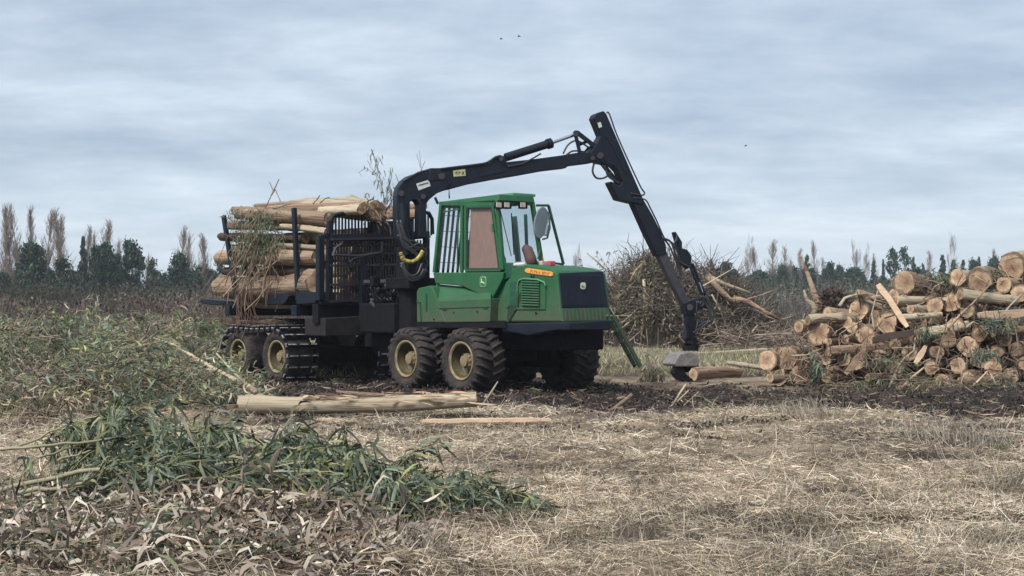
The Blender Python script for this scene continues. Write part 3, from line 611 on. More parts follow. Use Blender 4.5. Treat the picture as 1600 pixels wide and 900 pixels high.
kc = MB().tube([K(790, 246, 0), K(861, 223.5, 0)], .10, 14).tube([K(855, 225.5, 0), K(861.5, 223.3, 0)], .125, 14).build('lift_cylinder', 'black', fw)
MB().tube([K(861, 223.5, 0), K(899, 210, 0)], .042, 10).build('cylinder_rod', 'chrome', fw)
for o_ in (.12, -.12):
    kpoly([(896, 206), (899, 203.5), (904, 204), (936, 229), (932, 234), (903, 212), (909, 238), (904, 239)], .04, 'link_arm', 'black', fw, .008, o_)
MB().tube([K(905, 226), K(918, 221), K(928, 231)], .04, 6).tube([K(912, 240), K(920, 230), K(926, 230)], .03, 6).build('link_brace', 'black', fw)
kpoly([(927.5, 184.5), (931, 178), (943.6, 173), (948, 178), (976, 243), (1006, 312), (1004, 320), (987, 317), (966, 312), (952.6, 285), (956, 283), (963, 287), (968, 290), (973.5, 285), (966, 267), (958, 259), (938, 255), (925, 251), (923, 238), (930, 227), (939, 212.5)], .30, 'elbow_boom', 'black')
eb = fw.children[-1]
kpoly([(943, 211), (958, 214), (975, 245), (985, 275), (975, 268), (955, 225)], .33, 'boom_cheek', 'black', eb, .01)
MB().tube([K(938, 252, 0), K(968, 290, 0)], .06, 8).build('slew_rod', 'black', fw)
kpoly([(987, 314), (1006, 312), (1020, 336), (1033, 362), (1041, 383), (1042, 396), (1027.5, 401), (1008, 361)], .25, 'extension_boom', 'black')
kpoly([(1028, 398), (1041, 392), (1059, 431), (1077, 470), (1083, 478), (1084, 490), (1073, 492), (1069, 479), (1048, 440)], .19, 'inner_boom', mat('worn_grey_steel', (.022, .024, .032), (.05, .048, .052), rough=.4, scale=9, bump=.2), bevel=.015)
kpoly([(1069, 474), (1082, 468), (1094, 474), (1093, 484), (1084, 492), (1072, 491)], .26, 'boom_tip', 'black', bevel=.02)
# hose ladder standing off the outer boom
kpoly([(1053, 363), (1056, 362), (1066, 378), (1066, 388), (1074, 390), (1081, 400), (1080, 416), (1074, 420), (1066, 412), (1062, 395)], .14, 'hose_bracket', 'black', bevel=.01)
for o_, dx in ((.07, 0), (-.03, 3), (.0, 5)):
    MB().tube([K(1077 + dx, 412, o_), K(1088 + dx, 440, o_), K(1098 + dx, 462, o_)], .035, 6).build('hose_rail', 'black', fw)
MB().tube([K(1092, 441, .05), K(1097.5, 457, .05)], .022, 6).build('rail_rod', 'chrome', fw)
def hose(pts, r=.022, m='hose', name='hydraulic_hose', par=fw):
    P = [Vector(p) for p in pts]; out = []
    for i in range(len(P) - 1):
        p0, p1, p2, p3 = P[max(i - 1, 0)], P[i], P[i + 1], P[min(i + 2, len(P) - 1)]
        for k in range(5):
            t = k / 5; out.append(.5 * ((2 * p1) + (p2 - p0) * t + (2 * p0 - 5 * p1 + 4 * p2 - p3) * t * t + (3 * p1 - p0 - 3 * p2 + p3) * t ** 3))
    out.append(P[-1]); return MB().tube(out, r, 6).build(name, m, par, smooth=True)
for o_, dx, dy in ((.1, 0, 0), (.05, 4, 3), (.12, -3, 5)):
    hose([K(1036, 372, .12), K(1048 + dx, 378 + dy, o_), K(1056 + dx, 400, o_), K(1064, 425 + dy, o_), K(1058, 432, .1)])
    hose([K(1058, 368 + dy, o_), K(1056 + dx, 384, o_), K(1064 + dx, 408, o_), K(1078, 417, o_)], .02)
    hose([K(1098 + dx, 462, o_), K(1110 + dx, 480 + dy, o_), K(1109 + dx, 498 + dy, o_), K(1094, 508 + dy, o_), K(1083, 520, o_)], .022)
    hose([K(1092 + dx, 470, o_), K(1088, 490 + dy, o_), K(1094 + dx, 500, o_), K(1086, 515 + dy, o_)], .02)
MB().tube([K(1084, 470, 0), K(1100, 466, 0), K(1102, 478, 0), K(1090, 482, 0)], .05, 6).build('hose_clamp', 'black', fw)
hose([K(948, 176, .17), K(952, 178, .17), K(962, 206, .17), K(975, 236, .17), (K(1000, 290, .17)), K(1007, 301, .17), K(1003, 305, .17), K(986, 302, .17)], .02)
hose([K(990, 309, .15), K(1008, 312, .15), K(1016, 325, .15), K(1026, 345, .15), K(1036, 368, .15), K(1042, 378, .15)], .02)
hose([K(928, 256, .1), K(926, 268, .1), K(932, 278, .1), K(944, 278, .1), K(954, 270, .1)], .025)
hose([K(880, 240, .1), K(888, 226, .1), K(902, 220, .1), K(922, 232, .1)], .022)
hose([K(884, 243, .1), K(895, 236, .1), K(912, 237, .1)], .022)
hose([K(652, 270, .14), K(690, 263.5, .14), K(740, 257.5, .14), K(760, 254, .14), K(773, 246, .14), K(782, 243, .14)], .022)
hose([K(630, 283, .2), K(660, 267.5, .16), K(700, 264, .12), K(760, 256.5, .12)], .02)
hose([K(794, 260, .14), K(815, 256, .14), K(835, 246, .14), K(845, 240, .14)], .02)
for dx, dy in ((0, 0), (4, 4)):
    hose([K(941 + dx, 258, .12), K(951, 272 + dy, .12), K(966 + dx, 287, .12)], .022)
# stickers
kpoly([(650.5, 287), (669.5, 281), (673, 290.5), (654, 297.5)], .36, 'white_sticker', 'white', pil, 0)
MB().beam(K(654, 289.5, .184), K(669, 285.5, .184), .02, .008, cnl).build('faded_print', 'bar', pil)
kpoly([(708, 266.5), (727, 264), (727.5, 274.5), (709, 276)], .255, 'yellow_plate', 'plate', bm_, 0)
lp = MB()
for a_, b_ in (((711, 271), (714, 268)), ((714, 268), (714, 273)), ((717, 268), (717, 273)), ((717, 268), (720, 270)), ((722, 268), (725, 273)), ((725, 268), (722, 273))): lp.beam(K(*a_, .131), K(*b_, .131), .015, .006, cnl)
lp.build('plate_print', 'hose', bm_, kind='stuff')
kpoly([(933.5, 192), (938.5, 190.5), (941, 198), (936, 200)], .31, 'white_sticker', 'white', eb, 0)
# crane foot
b = MB(); ft = K(645, 400, 0)
b.tube([(ft.x, ft.y, 1.2), (ft.x, ft.y, 2.35)], .33, 16).box((ft.x, ft.y, 2.3), (.9, .9, .25)).box((ft.x, ft.y, 2.75), (.5, .62, .75))
b.build('crane_base', 'under', fw, bevel=.02)
MB().tube([K(638, 398, .3), K(632, 360, .25), K(628, 318, .22)], .10, 10).build('luffing_cylinder', 'black', fw)
hose([K(628, 400, .5), K(632, 407, .5), K(645, 409, .5), K(655, 402, .5), K(661, 392, .5)], .055, 'hosey', 'wrapped_hose')
hose([K(627, 399, .5), K(626, 394, .5)], .05, 'hosey', 'wrapped_hose')
for k in range(9):
    r_ = random.uniform; hose([K(622 + r_(-2, 6), 352 + r_(-10, 20), .4), K(632 + r_(-4, 8), 378 + r_(-8, 12), .45), K(650 + r_(-6, 6), 388 + r_(-12, 20), .45), K(662 + r_(-4, 6), 400 + r_(-10, 20), .4), K(652 + r_(-4, 10), 428 + r_(-10, 12), .4)], .028)
for k in range(5):
    r_ = random.uniform; hose([K(626 + r_(-2, 6), 412 + r_(-4, 6), .5), K(636 + r_(-3, 3), 430 + r_(-4, 6), .55), K(652, 434 + r_(-6, 4), .55), K(662 + r_(-3, 4), 415 + r_(-8, 8), .5)], .035)
# rotator and grapple hanging at the boom tip
gb = empty('grapple', K(1080, 490, 0), fw)
def kg(px, py, o=0.): return K(px, py, o) - gb.location
MB().prism([kg(x, y, .1) for x, y in ((1073, 489), (1086, 489), (1084, 512), (1087, 530), (1071, 530), (1075, 510))], -cnl * .2).build('hanger_link', 'black', gb, bevel=.02)
MB().tube([kg(1079, 528), kg(1079, 537)], .15, 14).tube([kg(1079, 540), kg(1079, 548)], .2, 14).box(kg(1080, 539), (.34, .2, .07)).build('rotator', 'under', gb)
MB().tube([kg(1074, 505, .12), kg(1076, 528, .12)], .04, 8).tube([kg(1086, 500, .1), kg(1084, 528, .1)], .035, 8).build('swing_brake', 'under', gb)
MB().prism([kg(x, y, .32) for x, y in ((1062, 553), (1078, 550), (1092, 553), (1093, 568), (1090, 573), (1056, 573), (1052, 569))], -cnl * .62).build('grapple_body', 'greyiron', gb, bevel=.03)
for o_ in (.26, -.22):
    MB().prism([kg(x, y, o_) for x, y in ((1056, 571), (1068, 572), (1072, 584), (1080, 591), (1076, 596), (1060, 594), (1051, 583))], -cnl * .16).build('grapple_jaw', 'under', gb, bevel=.02)
    MB().prism([kg(x, y, o_ + .05) for x, y in ((1080, 572), (1092, 571), (1096, 581), (1092, 592), (1078, 596), (1076, 592), (1084, 584))], -cnl * .16).build('grapple_jaw', 'under', gb, bevel=.02)
MB().tube([kg(1058, 576, .0), kg(1090, 576, .0)], .09, 10).build('jaw_cylinder', 'under', gb)

# ---- headboard gate
XH = -4.5
def gx(px, py, o=0): return Fx(px, py, XH + o)
g = MB()
for a_, b_, w_ in (((500, 372), (500, 470), .16), ((515, 345), (513, 472), .12), ((500, 473), (566, 475), .10), ((499, 372), (516, 366), .12), ((666, 372), (664, 470), .14)):
    MB().beam(gx(*a_), gx(*b_), w_, w_, (1, 0, 0)).build('headboard_post', 'black', fw, bevel=.02)
MB().prism([gx(x, y, .12) for x, y in ((518, 366), (640, 362), (672, 361), (672, 372), (640, 375), (518, 377))], (-.25, 0, 0)).build('headboard_beam', 'black', fw, bevel=.02)
MB().beam(gx(518, 374, .16), gx(672, 370, .16), .05, .05).build('beam_edge', 'bar', fw)
MB().prism([gx(x, y, .1) for x, y in ((583, 346), (612, 345), (626, 346), (640, 350), (640, 364), (583, 366))], (-.2, 0, 0)).build('headboard_panel', 'black', fw, bevel=.02)
def arch(pts, n_bars, x0, x1, ytop, ybot):
    MB().tube([gx(*p, .02) for p in pts], .05, 8).build('gate_arch', 'black', fw)
    for k in range(n_bars):
        t = (k + .5) / n_bars; x = x0 + (x1 - x0) * t; e_ = abs(2 * t - 1); yt = ytop + 9 * max(0, e_ - .75) * 4 * .5
        MB().beam(gx(x, yt, .02), gx(x, ybot, .02), .035, .03, (1, 0, 0)).build('gate_bar', 'black', fw)
arch([(516, 366), (516, 346), (521, 337), (532, 334), (560, 332), (573, 334), (581, 341), (583, 366)], 13, 517, 583, 334, 368)
arch([(642, 366), (642, 344), (647, 334), (660, 331), (670, 333), (675, 342), (676, 366)], 7, 643, 676, 333, 368)
for k in range(32):
    x = 517 + (664 - 517) * (k + .5) / 32
    MB().beam(gx(x, 375), gx(x - .5, 473 if x < 566 else 462), .035, .03, (1, 0, 0)).build('gate_bar', 'bar', fw)
for yy, x1 in ((384, 664), (397, 664), (415, 664), (445, 664), (471, 566)):
    MB().beam(gx(515, yy, .06), gx(x1, yy - 2, .06), .06, .05).build('gate_rail', 'bar' if yy > 400 else 'black', fw)
MB().beam(gx(566, 400, .2), gx(567, 502, .2), .16, .12, (1, 0, 0)).beam(gx(595, 377, .1), gx(598, 440, .1), .05, .05, (1, 0, 0)).build('gate_post', 'black', fw, bevel=.015)
MB().tube([gx(523, 398, .3), gx(560, 400, .3), gx(596, 394, .3), gx(597, 378, .3)], .03, 6).tube([gx(545, 410, .3), gx(552, 404, .3), gx(575, 398, .3)], .028, 6).tube([gx(545, 390, .3), gx(546, 410, .3)], .025, 6).build('pipe_run', 'bar', fw)
MB().tube([gx(520, 400, .25), gx(524, 388, .25), gx(534, 381, .25)], .04, 6).build('corner_brace', 'bar', fw)
# hydraulic clutter between headboard and cab
cl = MB()
for k in range(16):
    x = random.uniform(572, 648); y = random.uniform(440, 500); p = Fx(x, y, random.uniform(-4.0, -2.9)); cl.box(p, (random.uniform(.1, .35), random.uniform(.1, .35), random.uniform(.08, .3)))
cl.build('valve_block', 'under', fw, bevel=.02, kind='stuff')
MB().prism([Fx(x, y, -3.3) for x, y in ((603, 484), (626, 484), (625, 518), (605, 520))], (-.5, 0, 0)).build('oil_tank', 'black', fw, bevel=.03)
MB().tube([Fx(568, 442, -3.9), Fx(648, 440, -3.4)], .07, 8).tube([Fx(578, 469, -3.9), Fx(614, 468, -3.6), Fx(614, 476, -3.6)], .05, 8).build('steel_pipe', 'bar', fw)
MB().tube([Fx(578, 472, -3.6), Fx(596, 489, -3.4)], .06, 8).build('steering_cylinder', 'bar', fw)
for k in range(10):
    r_ = random.uniform; q = -3.4; hose([Fx(575 + r_(0, 30), 440 + r_(0, 20), q), Fx(600 + r_(-10, 10), 470 + r_(-10, 20), q), Fx(625 + r_(-5, 10), 450 + r_(-5, 40), q), Fx(645, 430 + r_(0, 60), q)], .018)
MB().box((-3.4, 0, 1.5), (1.4, 1.5, .7)).build('articulation_joint', 'under', fw, bevel=.05)
MB().prism([Fx(x, y, -4.4) for x, y in ((508, 497), (562, 494), (577, 498), (577, 520), (556, 525), (508, 525))], (-.9, 0, 0)).build('tool_box', mat('grimy_tool_box', (.022, .019, .021), (.014, .013, .017), rough=.8, scale=4, spec=.2, dust=(.05, .04, .03)), fw, bevel=.02)
MB().prism([Fx(x, y, -4.6) for x, y in ((497, 475), (660, 472), (655, 500), (497, 505))], (-.25, 0, 0)).build('cross_member', 'under', fw)
# bunk: bolsters and stakes
def stake(pa, pb, y, w_=.12): MB().beam(S(*pa, y), S(*pb, y), w_, w_ * .8, (0, 1, 0)).build('stake', 'black', fw, bevel=.01)
stake((349.5, 337), (375, 500), -1.45); stake((459.5, 325), (466, 470), -1.45)
xa, xb = S(360, 440, -1.45).x, S(464, 440, -1.45).x
for x in (xa, xb): MB().beam((x, 1.5, 1.7), (x - .1, 1.55, 4.0), .12, .1, (0, 1, 0)).build('stake', 'black', fw); MB().box((x, 0, 1.68), (.24, 3.1, .26)).build('bolster', 'black', fw, bevel=.02)
MB().prism([S(x, y, -1.5) for x, y in ((417, 460), (442, 458), (452, 462), (446, 472), (440, 477), (417, 476))], (0, 1.2, 0)).build('bunk_bracket', 'black', fw, bevel=.02)
MB().prism([S(x, y, -1.5) for x, y in ((461, 456), (493, 456), (494, 462), (492, 474), (463, 476))], (0, 1.2, 0)).build('bunk_bracket', 'black', fw, bevel=.02)
MB().box((-7.2, 0, 1.72), (4.9, 1.5, .14)).build('bunk_floor', 'under', fw)
MB().prism([S(x, y, -1.1) for x, y in ((312, 467), (330, 468), (362, 471), (384, 496), (380, 504), (372, 500), (358, 478), (330, 477), (314, 474))], (0, .25, 0)).build('rear_bumper', 'black', fw, bevel=.02)
MB().prism([S(x, y, .9) for x, y in ((322, 467), (362, 471), (384, 496), (372, 500), (358, 478), (322, 474))], (0, .25, 0)).build('rear_bumper', 'black', fw, bevel=.02)

# ------------------------------------------------------------------ logs
def log_mesh(seed, n=20):
    r = np.random.default_rng(seed); ring = 13; xs = np.linspace(0, 1, ring); V = []
    ph = r.uniform(0, 6.28, 4); lob = 1 + sum(r.uniform(.02, .06) * np.cos((k + 2) * np.linspace(0, 2 * np.pi, n, endpoint=False) + ph[k]) for k in range(3))
    by, bz = r.normal(size=2) * .8; kn = [(r.integers(1, ring - 1), r.integers(0, n), r.uniform(.15, .4)) for _ in range(5)]
    for i, x in enumerate(xs):
        rad = (1 - .14 * x) * lob * (1 + r.normal(size=n) * .035) * (1 + r.normal() * .03)
        a = np.linspace(0, 2 * np.pi, n, endpoint=False)
        for ki, kj, kh in kn:
            if ki == i: rad = rad + kh * np.exp(-(np.minimum((np.arange(n) - kj) % n, (kj - np.arange(n)) % n) / .9) ** 2)
        V.append(np.stack([np.full(n, x) + (0 if i not in (0, ring - 1) else r.normal(size=n) * .002), rad * np.cos(a) + by * x * (1 - x), rad * np.sin(a) + bz * x * (1 - x)], 1))
    V = np.concatenate(V); F4 = np.array([(i * n + k, i * n + (k + 1) % n, (i + 1) * n + (k + 1) % n, (i + 1) * n + k) for i in range(ring - 1) for k in range(n)])
    end = V[(ring - 1) * n:]; V2 = np.concatenate([V, [end.mean(0)]]); F3 = np.array([((ring - 1) * n + k, (ring - 1) * n + (k + 1) % n, ring * n) for k in range(n)])
    body = npmesh('log', V2, [F3, F4], None, None, smooth=True, link=False)
    c0 = V[:n]; k2 = c0 * [1, .55, .55]; Vc = np.concatenate([c0, k2, [[0, 0, 0]]]); Vc[:, 0] -= .001; Vc[:n, 1:] *= .995
    Fq = np.array([(k, n + k, n + (k + 1) % n, (k + 1) % n) for k in range(n)]); Ft = np.array([(n + k, 2 * n, n + (k + 1) % n) for k in range(n)])
    cap = npmesh('cut_end', Vc, [Ft, Fq], None, 'cut', link=False)
    return body, cap
LM = [log_mesh(50 + i) for i in range(10)]; LB = {}
def log(loc, d, length, rad, m='bark', label=None, group=None, cat='log', var=None, roll=None):
    k = random.randrange(10) if var is None else var; key = (k, m)
    if key not in LB:
        me = LM[k][0].copy(); me.materials.append(M[m]); LB[key] = me
    o = bpy.data.objects.new('log', LB[key]); COL.objects.link(o)
    d = Vector(d).normalized(); q = d.to_track_quat('X', 'Z'); o.rotation_mode = 'QUATERNION'
    o.rotation_quaternion = q @ Matrix.Rotation(roll if roll is not None else random.uniform(0, 6.28), 3, 'X').to_quaternion(); o.location = loc; o.scale = (length, rad, rad)
    c = bpy.data.objects.new('cut_end', LM[k][1]); COL.objects.link(c); c.parent = o
    tag(o, label, cat, group); return o
HEAP = 'logs in the big heap on the right'
def YH(py): return 33.0 + (603 - py) / 200 * 2.4
heap = [  # centre px, py, radius px, heading (deg right of straight away), bark, label
 (1200, 563, 15, 38, 'bark', 'pale round log end at the far left foot of the heap'),
 (1227, 559, 18, 34, 'bark_red', 'tall oval log end with red bark, second from left at the foot'),
 (1203, 591, 8, 60, 'bark', 'small log with green bark lying on soil below the leftmost log'),
 (1251, 584, 14, 36, 'bark', 'cracked round log end low at the front, left of the hanging green leaves'),
 (1277, 522, 18, 40, 'bark', 'large oval smooth log end at the upper left shoulder of the heap'),
 (1248, 509, 9, 55, 'bark_pale', 'narrow pale log behind the large oval end on the left shoulder'),
 (1292, 489, 9, 66, 'bark_red', 'peeled pinkish log lying flat at the top of the left shoulder'),
 (1295, 501, 5, 70, 'bark_pale', 'thin pale green pole lying under the peeled pinkish log'),
 (1249, 562, 8, 58, 'bark_red', 'small log with orange rim between two big ends at lower left'),
 (1321, 530, 7.5, 50, 'bark_dark', 'small bright ringed log end right of the large left oval end'),
 (1294, 534, 6, 50, 'bark', 'very small log end tucked against the large left oval end'),
 (1342, 483, 15, 55, 'bark_pale', 'big log with smooth pale bark left of the leaning split plank'),
 (1383, 504, 16, 35, 'bark', 'big round end directly beneath the leaning split plank'),
 (1353, 523, 16, 35, 'bark', 'dirty oval end crossed by dark bark strips in mid heap'),
 (1332, 512, 9, 45, 'bark_red', 'short reddish end left of the strip crossed oval end'),
 (1412, 442, 18, 58, 'bark_red', 'thick log with torn dark red bark topping the middle of the heap'),
 (1397, 460, 9, 50, 'bark', 'small end wedged under the thick torn topmost log'),
 (1398, 471, 8, 72, 'bark_pale', 'long tan log lying nearly crosswise below the thick topmost log'),
 (1422, 484, 7, 66, 'bark_pale', 'short pale green log under the long tan crosswise log'),
 (1460, 476, 13, 36, 'bark_dark', 'round dark rimmed end in the upper middle of the heap'),
 (1486, 472, 15, 38, 'bark', 'broad greyish end right beside the dark rimmed end'),
 (1495, 434, 13, 60, 'bark_pale', 'log end with red decayed heart near the top right'),
 (1529, 438, 18, 40, 'bark', 'big tall end near the top touching the red hearted log'),
 (1557, 464, 8, 40, 'bark', 'small pinkish isolated end below the upper right logs'),
 (1449, 499, 7, 40, 'bark_pale', 'small bright orange ringed end right of the split plank'),
 (1433, 503, 15, 40, 'bark_red', 'brown shaded end behind the bright orange ringed one'),
 (1493, 508, 12, 38, 'bark', 'cracked end under the long thin slanting branch'),
 (1581, 414, 19, 52, 'bark_pale', 'huge end at the very top right of the heap'),
 (1606, 418, 18, 48, 'bark_pale', 'huge end cut by the right photo edge at the top'),
 (1455, 574, 11, 50, 'bark_dark', 'round reddish end low at the front right of the pale sticks'),
 (1464, 551, 11, 30, 'bark', 'split oval end just above the low reddish end'),
 (1480, 529, 14, 30, 'bark', 'large shaded oval end in the centre of the lower heap'),
 (1513, 542, 15, 36, 'bark', 'wide shaded end with a dark cleft right of centre'),
 (1530, 522, 12, 40, 'bark', 'shaded round end left of the dark green leaf clump'),
 (1570, 530, 11, 48, 'bark_dark', 'round tan end below the dark green leaf clump'),
 (1557, 550, 10, 48, 'bark_red', 'reddish end right of the mossy log end'),
 (1551, 574, 13, 44, 'bark_dark', 'oval end low at the right above a dark hollow'),
 (1532, 560, 14, 38, 'bark', 'mossy grey green end at the lower right'),
 (1600, 567, 11, 50, 'bark', 'end cut by the right photo edge near the ground'),
 (1588, 546, 11, 40, 'bark', 'brown end near the right photo edge at mid height'),
 (1295, 577, 6, 50, 'bark_red', 'tiny round end right of the hanging green leaves'),
 (1291, 590, 8, 45, 'bark_red', 'stubby end on the soil right of the hanging green leaves'),
 (1292, 562, 8, 50, 'bark', 'small grey end above the hanging green leaves'),
 (1398, 537, 9, 40, 'bark_red', 'reddish end under the dark crosswise plank'),
 (1358, 536, 7, 50, 'bark_red', 'orange broken end under the strip crossed oval end'),
 (1471, 596, 12, 50, 'bark', 'earth stained end half sunk in soil at the front'),
 (1367, 553, 6, 50, 'bark_pale', 'mossy little end in the leaves under mid heap'),
 (1568, 446, 12, 60, 'bark', 'grey log below the huge topmost right end'),
 (1594, 458, 14, 45, 'bark_red', 'brown end at the right edge beneath the topmost pair'),
 (1512, 484, 12, 50, 'bark', 'shaded end right of the broad greyish end'),
 (1580, 508, 12, 55, 'bark_dark', 'dark end behind the pale split slab on the right'),
 (1497, 572, 12, 50, 'bark_dark', 'dark end in the hollow right of the reddish low end'),
 (1318, 560, 11, 44, 'bark', 'shaded end behind small mossy sticks at lower left'),
 (1340, 566, 11, 40, 'bark', 'earthy end behind the white sloping branch'),
 (1420, 552, 12, 44, 'bark', 'leaf covered end left of the pale upright slab'),
 (1400, 574, 11, 44, 'bark', 'leaf covered end low between the two pale sticks'),
 (1512, 590, 11, 50, 'bark', 'sunken end at the front right of the earth stained one'),
 (1577, 590, 11, 46, 'bark', 'sunken end at the front below the right edge end'),
 (1322, 503, 10, 60, 'bark', 'flat lying log between the pinkish log and big pale log'),
 (1368, 493, 9, 55, 'bark', 'shaded end left behind the big round end under the plank'),
]
for i, (px, py, rp, hd, m, lab) in enumerate(heap):
    Y = YH(py); p = A(px, py, Y); r_ = rp / FP * Y * 1.04; hd = (hd * .62 if rp > 9.5 else hd * .85) + random.uniform(-6, 6); rp = rp * (1.1 if rp > 8 else 1)
    L_ = random.uniform(2.6, 4.2) if rp > 10 else random.uniform(1.6, 2.8)
    log(p, (math.sin(R(hd)), math.cos(R(hd)), random.uniform(-.06, .03)), L_, r_, m, lab, HEAP)
    if 3 < rp: pass
for i in range(58):                            # logs inside the heap, seen in gaps; darker bark paints in the gap shade
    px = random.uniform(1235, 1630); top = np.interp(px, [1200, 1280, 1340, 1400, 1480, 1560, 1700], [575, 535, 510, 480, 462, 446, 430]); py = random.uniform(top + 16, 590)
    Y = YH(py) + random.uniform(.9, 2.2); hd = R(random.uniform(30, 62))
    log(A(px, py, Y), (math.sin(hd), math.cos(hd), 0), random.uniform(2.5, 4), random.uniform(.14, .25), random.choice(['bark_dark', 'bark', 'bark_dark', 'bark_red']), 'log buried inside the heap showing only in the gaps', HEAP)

for pa, pb_, rp, m, lab in [((1262, 500), (1338, 497), 8, 'bark_pale', 'pale log lying lengthwise across the left shoulder of the heap'), ((1436, 523), (1512, 509), 9, 'bark_pale', 'pale log lying lengthwise in the middle of the heap'), ((1296, 549), (1384, 543), 8, 'bark_red', 'reddish log lying lengthwise above the hanging green leaves'),
    ((1500, 459), (1588, 470), 9, 'bark_pale', 'cream log lying lengthwise below the big tall end'), ((1356, 590), (1450, 597), 7, 'bark', 'muddy log lying lengthwise on the soil before the heap'), ((1408, 497), (1470, 492), 6, 'bark_pale', 'slim cream log lying lengthwise under the dark rimmed end'), ((1340, 458), (1408, 478), 6, 'bark_red', 'slim reddish log sloping down behind the orange plank'), ((1500, 596), (1590, 588), 7, 'bark', 'muddy log lying lengthwise at the right foot of the heap'), ((1552, 520), (1630, 512), 8, 'bark_red', 'reddish log lying lengthwise under the pale split slab')]:
    Y_ = YH((pa[1] + pb_[1]) / 2) - .35; a_ = A(*pa, Y_); b_ = A(*pb_, Y_ + .5); log(a_, b_ - a_, (b_ - a_).length, rp / FP * Y_, m, lab, HEAP)

# load on the forwarder: rear end px, front end px, diameter px, lateral plane
LOAD = 'logs loaded on the forwarder'
def loadlog(pr, pf, dpx, y, m, lab, y2=None):
    a = S(*pr, y); c = S(*pf, y if y2 is None else y2); wa = Vector((OX + a.x * CT + a.y * ST, OY - a.x * ST + a.y * CT, a.z)); wc = Vector((OX + c.x * CT + c.y * ST, OY - c.x * ST + c.y * CT, c.z))
    return log(wc, wa - wc, (wa - wc).length, dpx / 2 / 68, m, lab, LOAD)
loadlog((347, 447), (500, 443), 48, -1.12, 'bark', 'thick reddish log lowest on the near side of the load')
loadlog((343, 403), (498, 402), 28, -1.15, 'bark', 'brown log second from below on the near side of the load')
loadlog((420, 381), (498, 387), 8, -1.3, 'bark_pale', 'thin pale pole squeezed between two brown logs of the load')
loadlog((345, 370), (478, 373), 17, -1.1, 'bark_dark', 'dark brown log just under the leafy tangle of the load')
loadlog((352, 424), (498, 421), 17, -1.0, 'bark_dark', 'dark log in the gap above the thick lowest log of the load')
loadlog((360, 388), (498, 391), 15, -.95, 'bark', 'slim brown log set back behind the thin pale pole of the load')
loadlog((400, 322), (530, 318), 10, -.3, 'bark', 'slim log at the very top rear of the load')
loadlog((440, 354), (512, 362), 12, -1.25, 'bark_pale', 'grey green log under the upper logs beside the gate')
loadlog((372, 334), (515, 342), 24, -1.1, 'bark', 'light log with its sawn end left of the gate arch')
loadlog((355, 352), (500, 352), 18, -1.0, 'bark', 'brown log hidden behind the leafy tangle of the load')
loadlog((366, 329), (498, 330), 18, -.85, 'bark', 'pale log resting on the upper rear of the load')
loadlog((420, 327), (572, 321), 14, -.55, 'bark_red', 'orange barked log lying along the top of the load')
loadlog((455, 327), (588, 330), 36, -.1, 'bark_pale', 'thickest topmost log ending ragged above the gate')
loadlog((500, 330), (565, 327), 17, -.8, 'bark_pale', 'short pale log leaning on the gate arch')
loadlog((560, 338), (660, 334), 15, 1.0, 'bark_red', 'pinkish log showing between gate and crane pillar')
loadlog((560, 330), (662, 322), 15, 1.3, 'bark', 'brown log showing inside the crane pillar opening')
for i in range(34):
    y = -.75 + (i % 7) * .34; z = 2.02 + (i // 7) * .36; x0 = -4.72 + random.uniform(-.2, .05); c = Vector((x0, y + random.uniform(-.06, .06), z + random.uniform(-.05, .05)))
    x1 = -9.3 + random.uniform(-.5, .7); a = Vector((x1, y + random.uniform(-.1, .1), z + random.uniform(-.06, .06)))
    f_ = lambda v: Vector((OX + v.x * CT + v.y * ST, OY - v.x * ST + v.y * CT, v.z))
    log(f_(c), f_(a) - f_(c), (a - c).length, random.uniform(.15, .2), random.choice(['bark', 'bark_red', 'bark_pale']), 'log in the inner rows of the load behind the gate bars', LOAD)
MB().tube([Fx(578, 312, -4.55), Fx(588, 322, -4.5), Fx(596, 345, -4.5)], [.1, .14, .05], 6)
# ragged bark round the thick log end
rb = NP(); n_ = 70; r2 = np.random.default_rng(4); a_ = r2.uniform(0, 6.28, n_); cc = Fx(588, 330, -4.4)
wc_ = np.array([OX + cc.x * CT + cc.y * ST, OY - cc.x * ST + cc.y * CT, cc.z]); fwd = np.array([CT, -ST, 0]); up = np.array([0, 0, 1.]); lat = np.array([ST, CT, 0])
Pn = wc_ + (np.cos(a_)[:, None] * lat + np.sin(a_)[:, None] * up) * .25 - fwd * .15
rb.leaves(Pn, fwd + r2.normal(size=(n_, 3)) * .45 + np.array([0, 0, -.3]), r2.uniform(.15, .5, n_), .06, pal(n_, [(.2, .13, .09), (.3, .22, .16), (.12, .08, .06)]), .5)
tag(rb.build('bark_shreds', 'dryleaf', kind='stuff'), 'ragged shreds of bark round the thick topmost log end', 'bark')

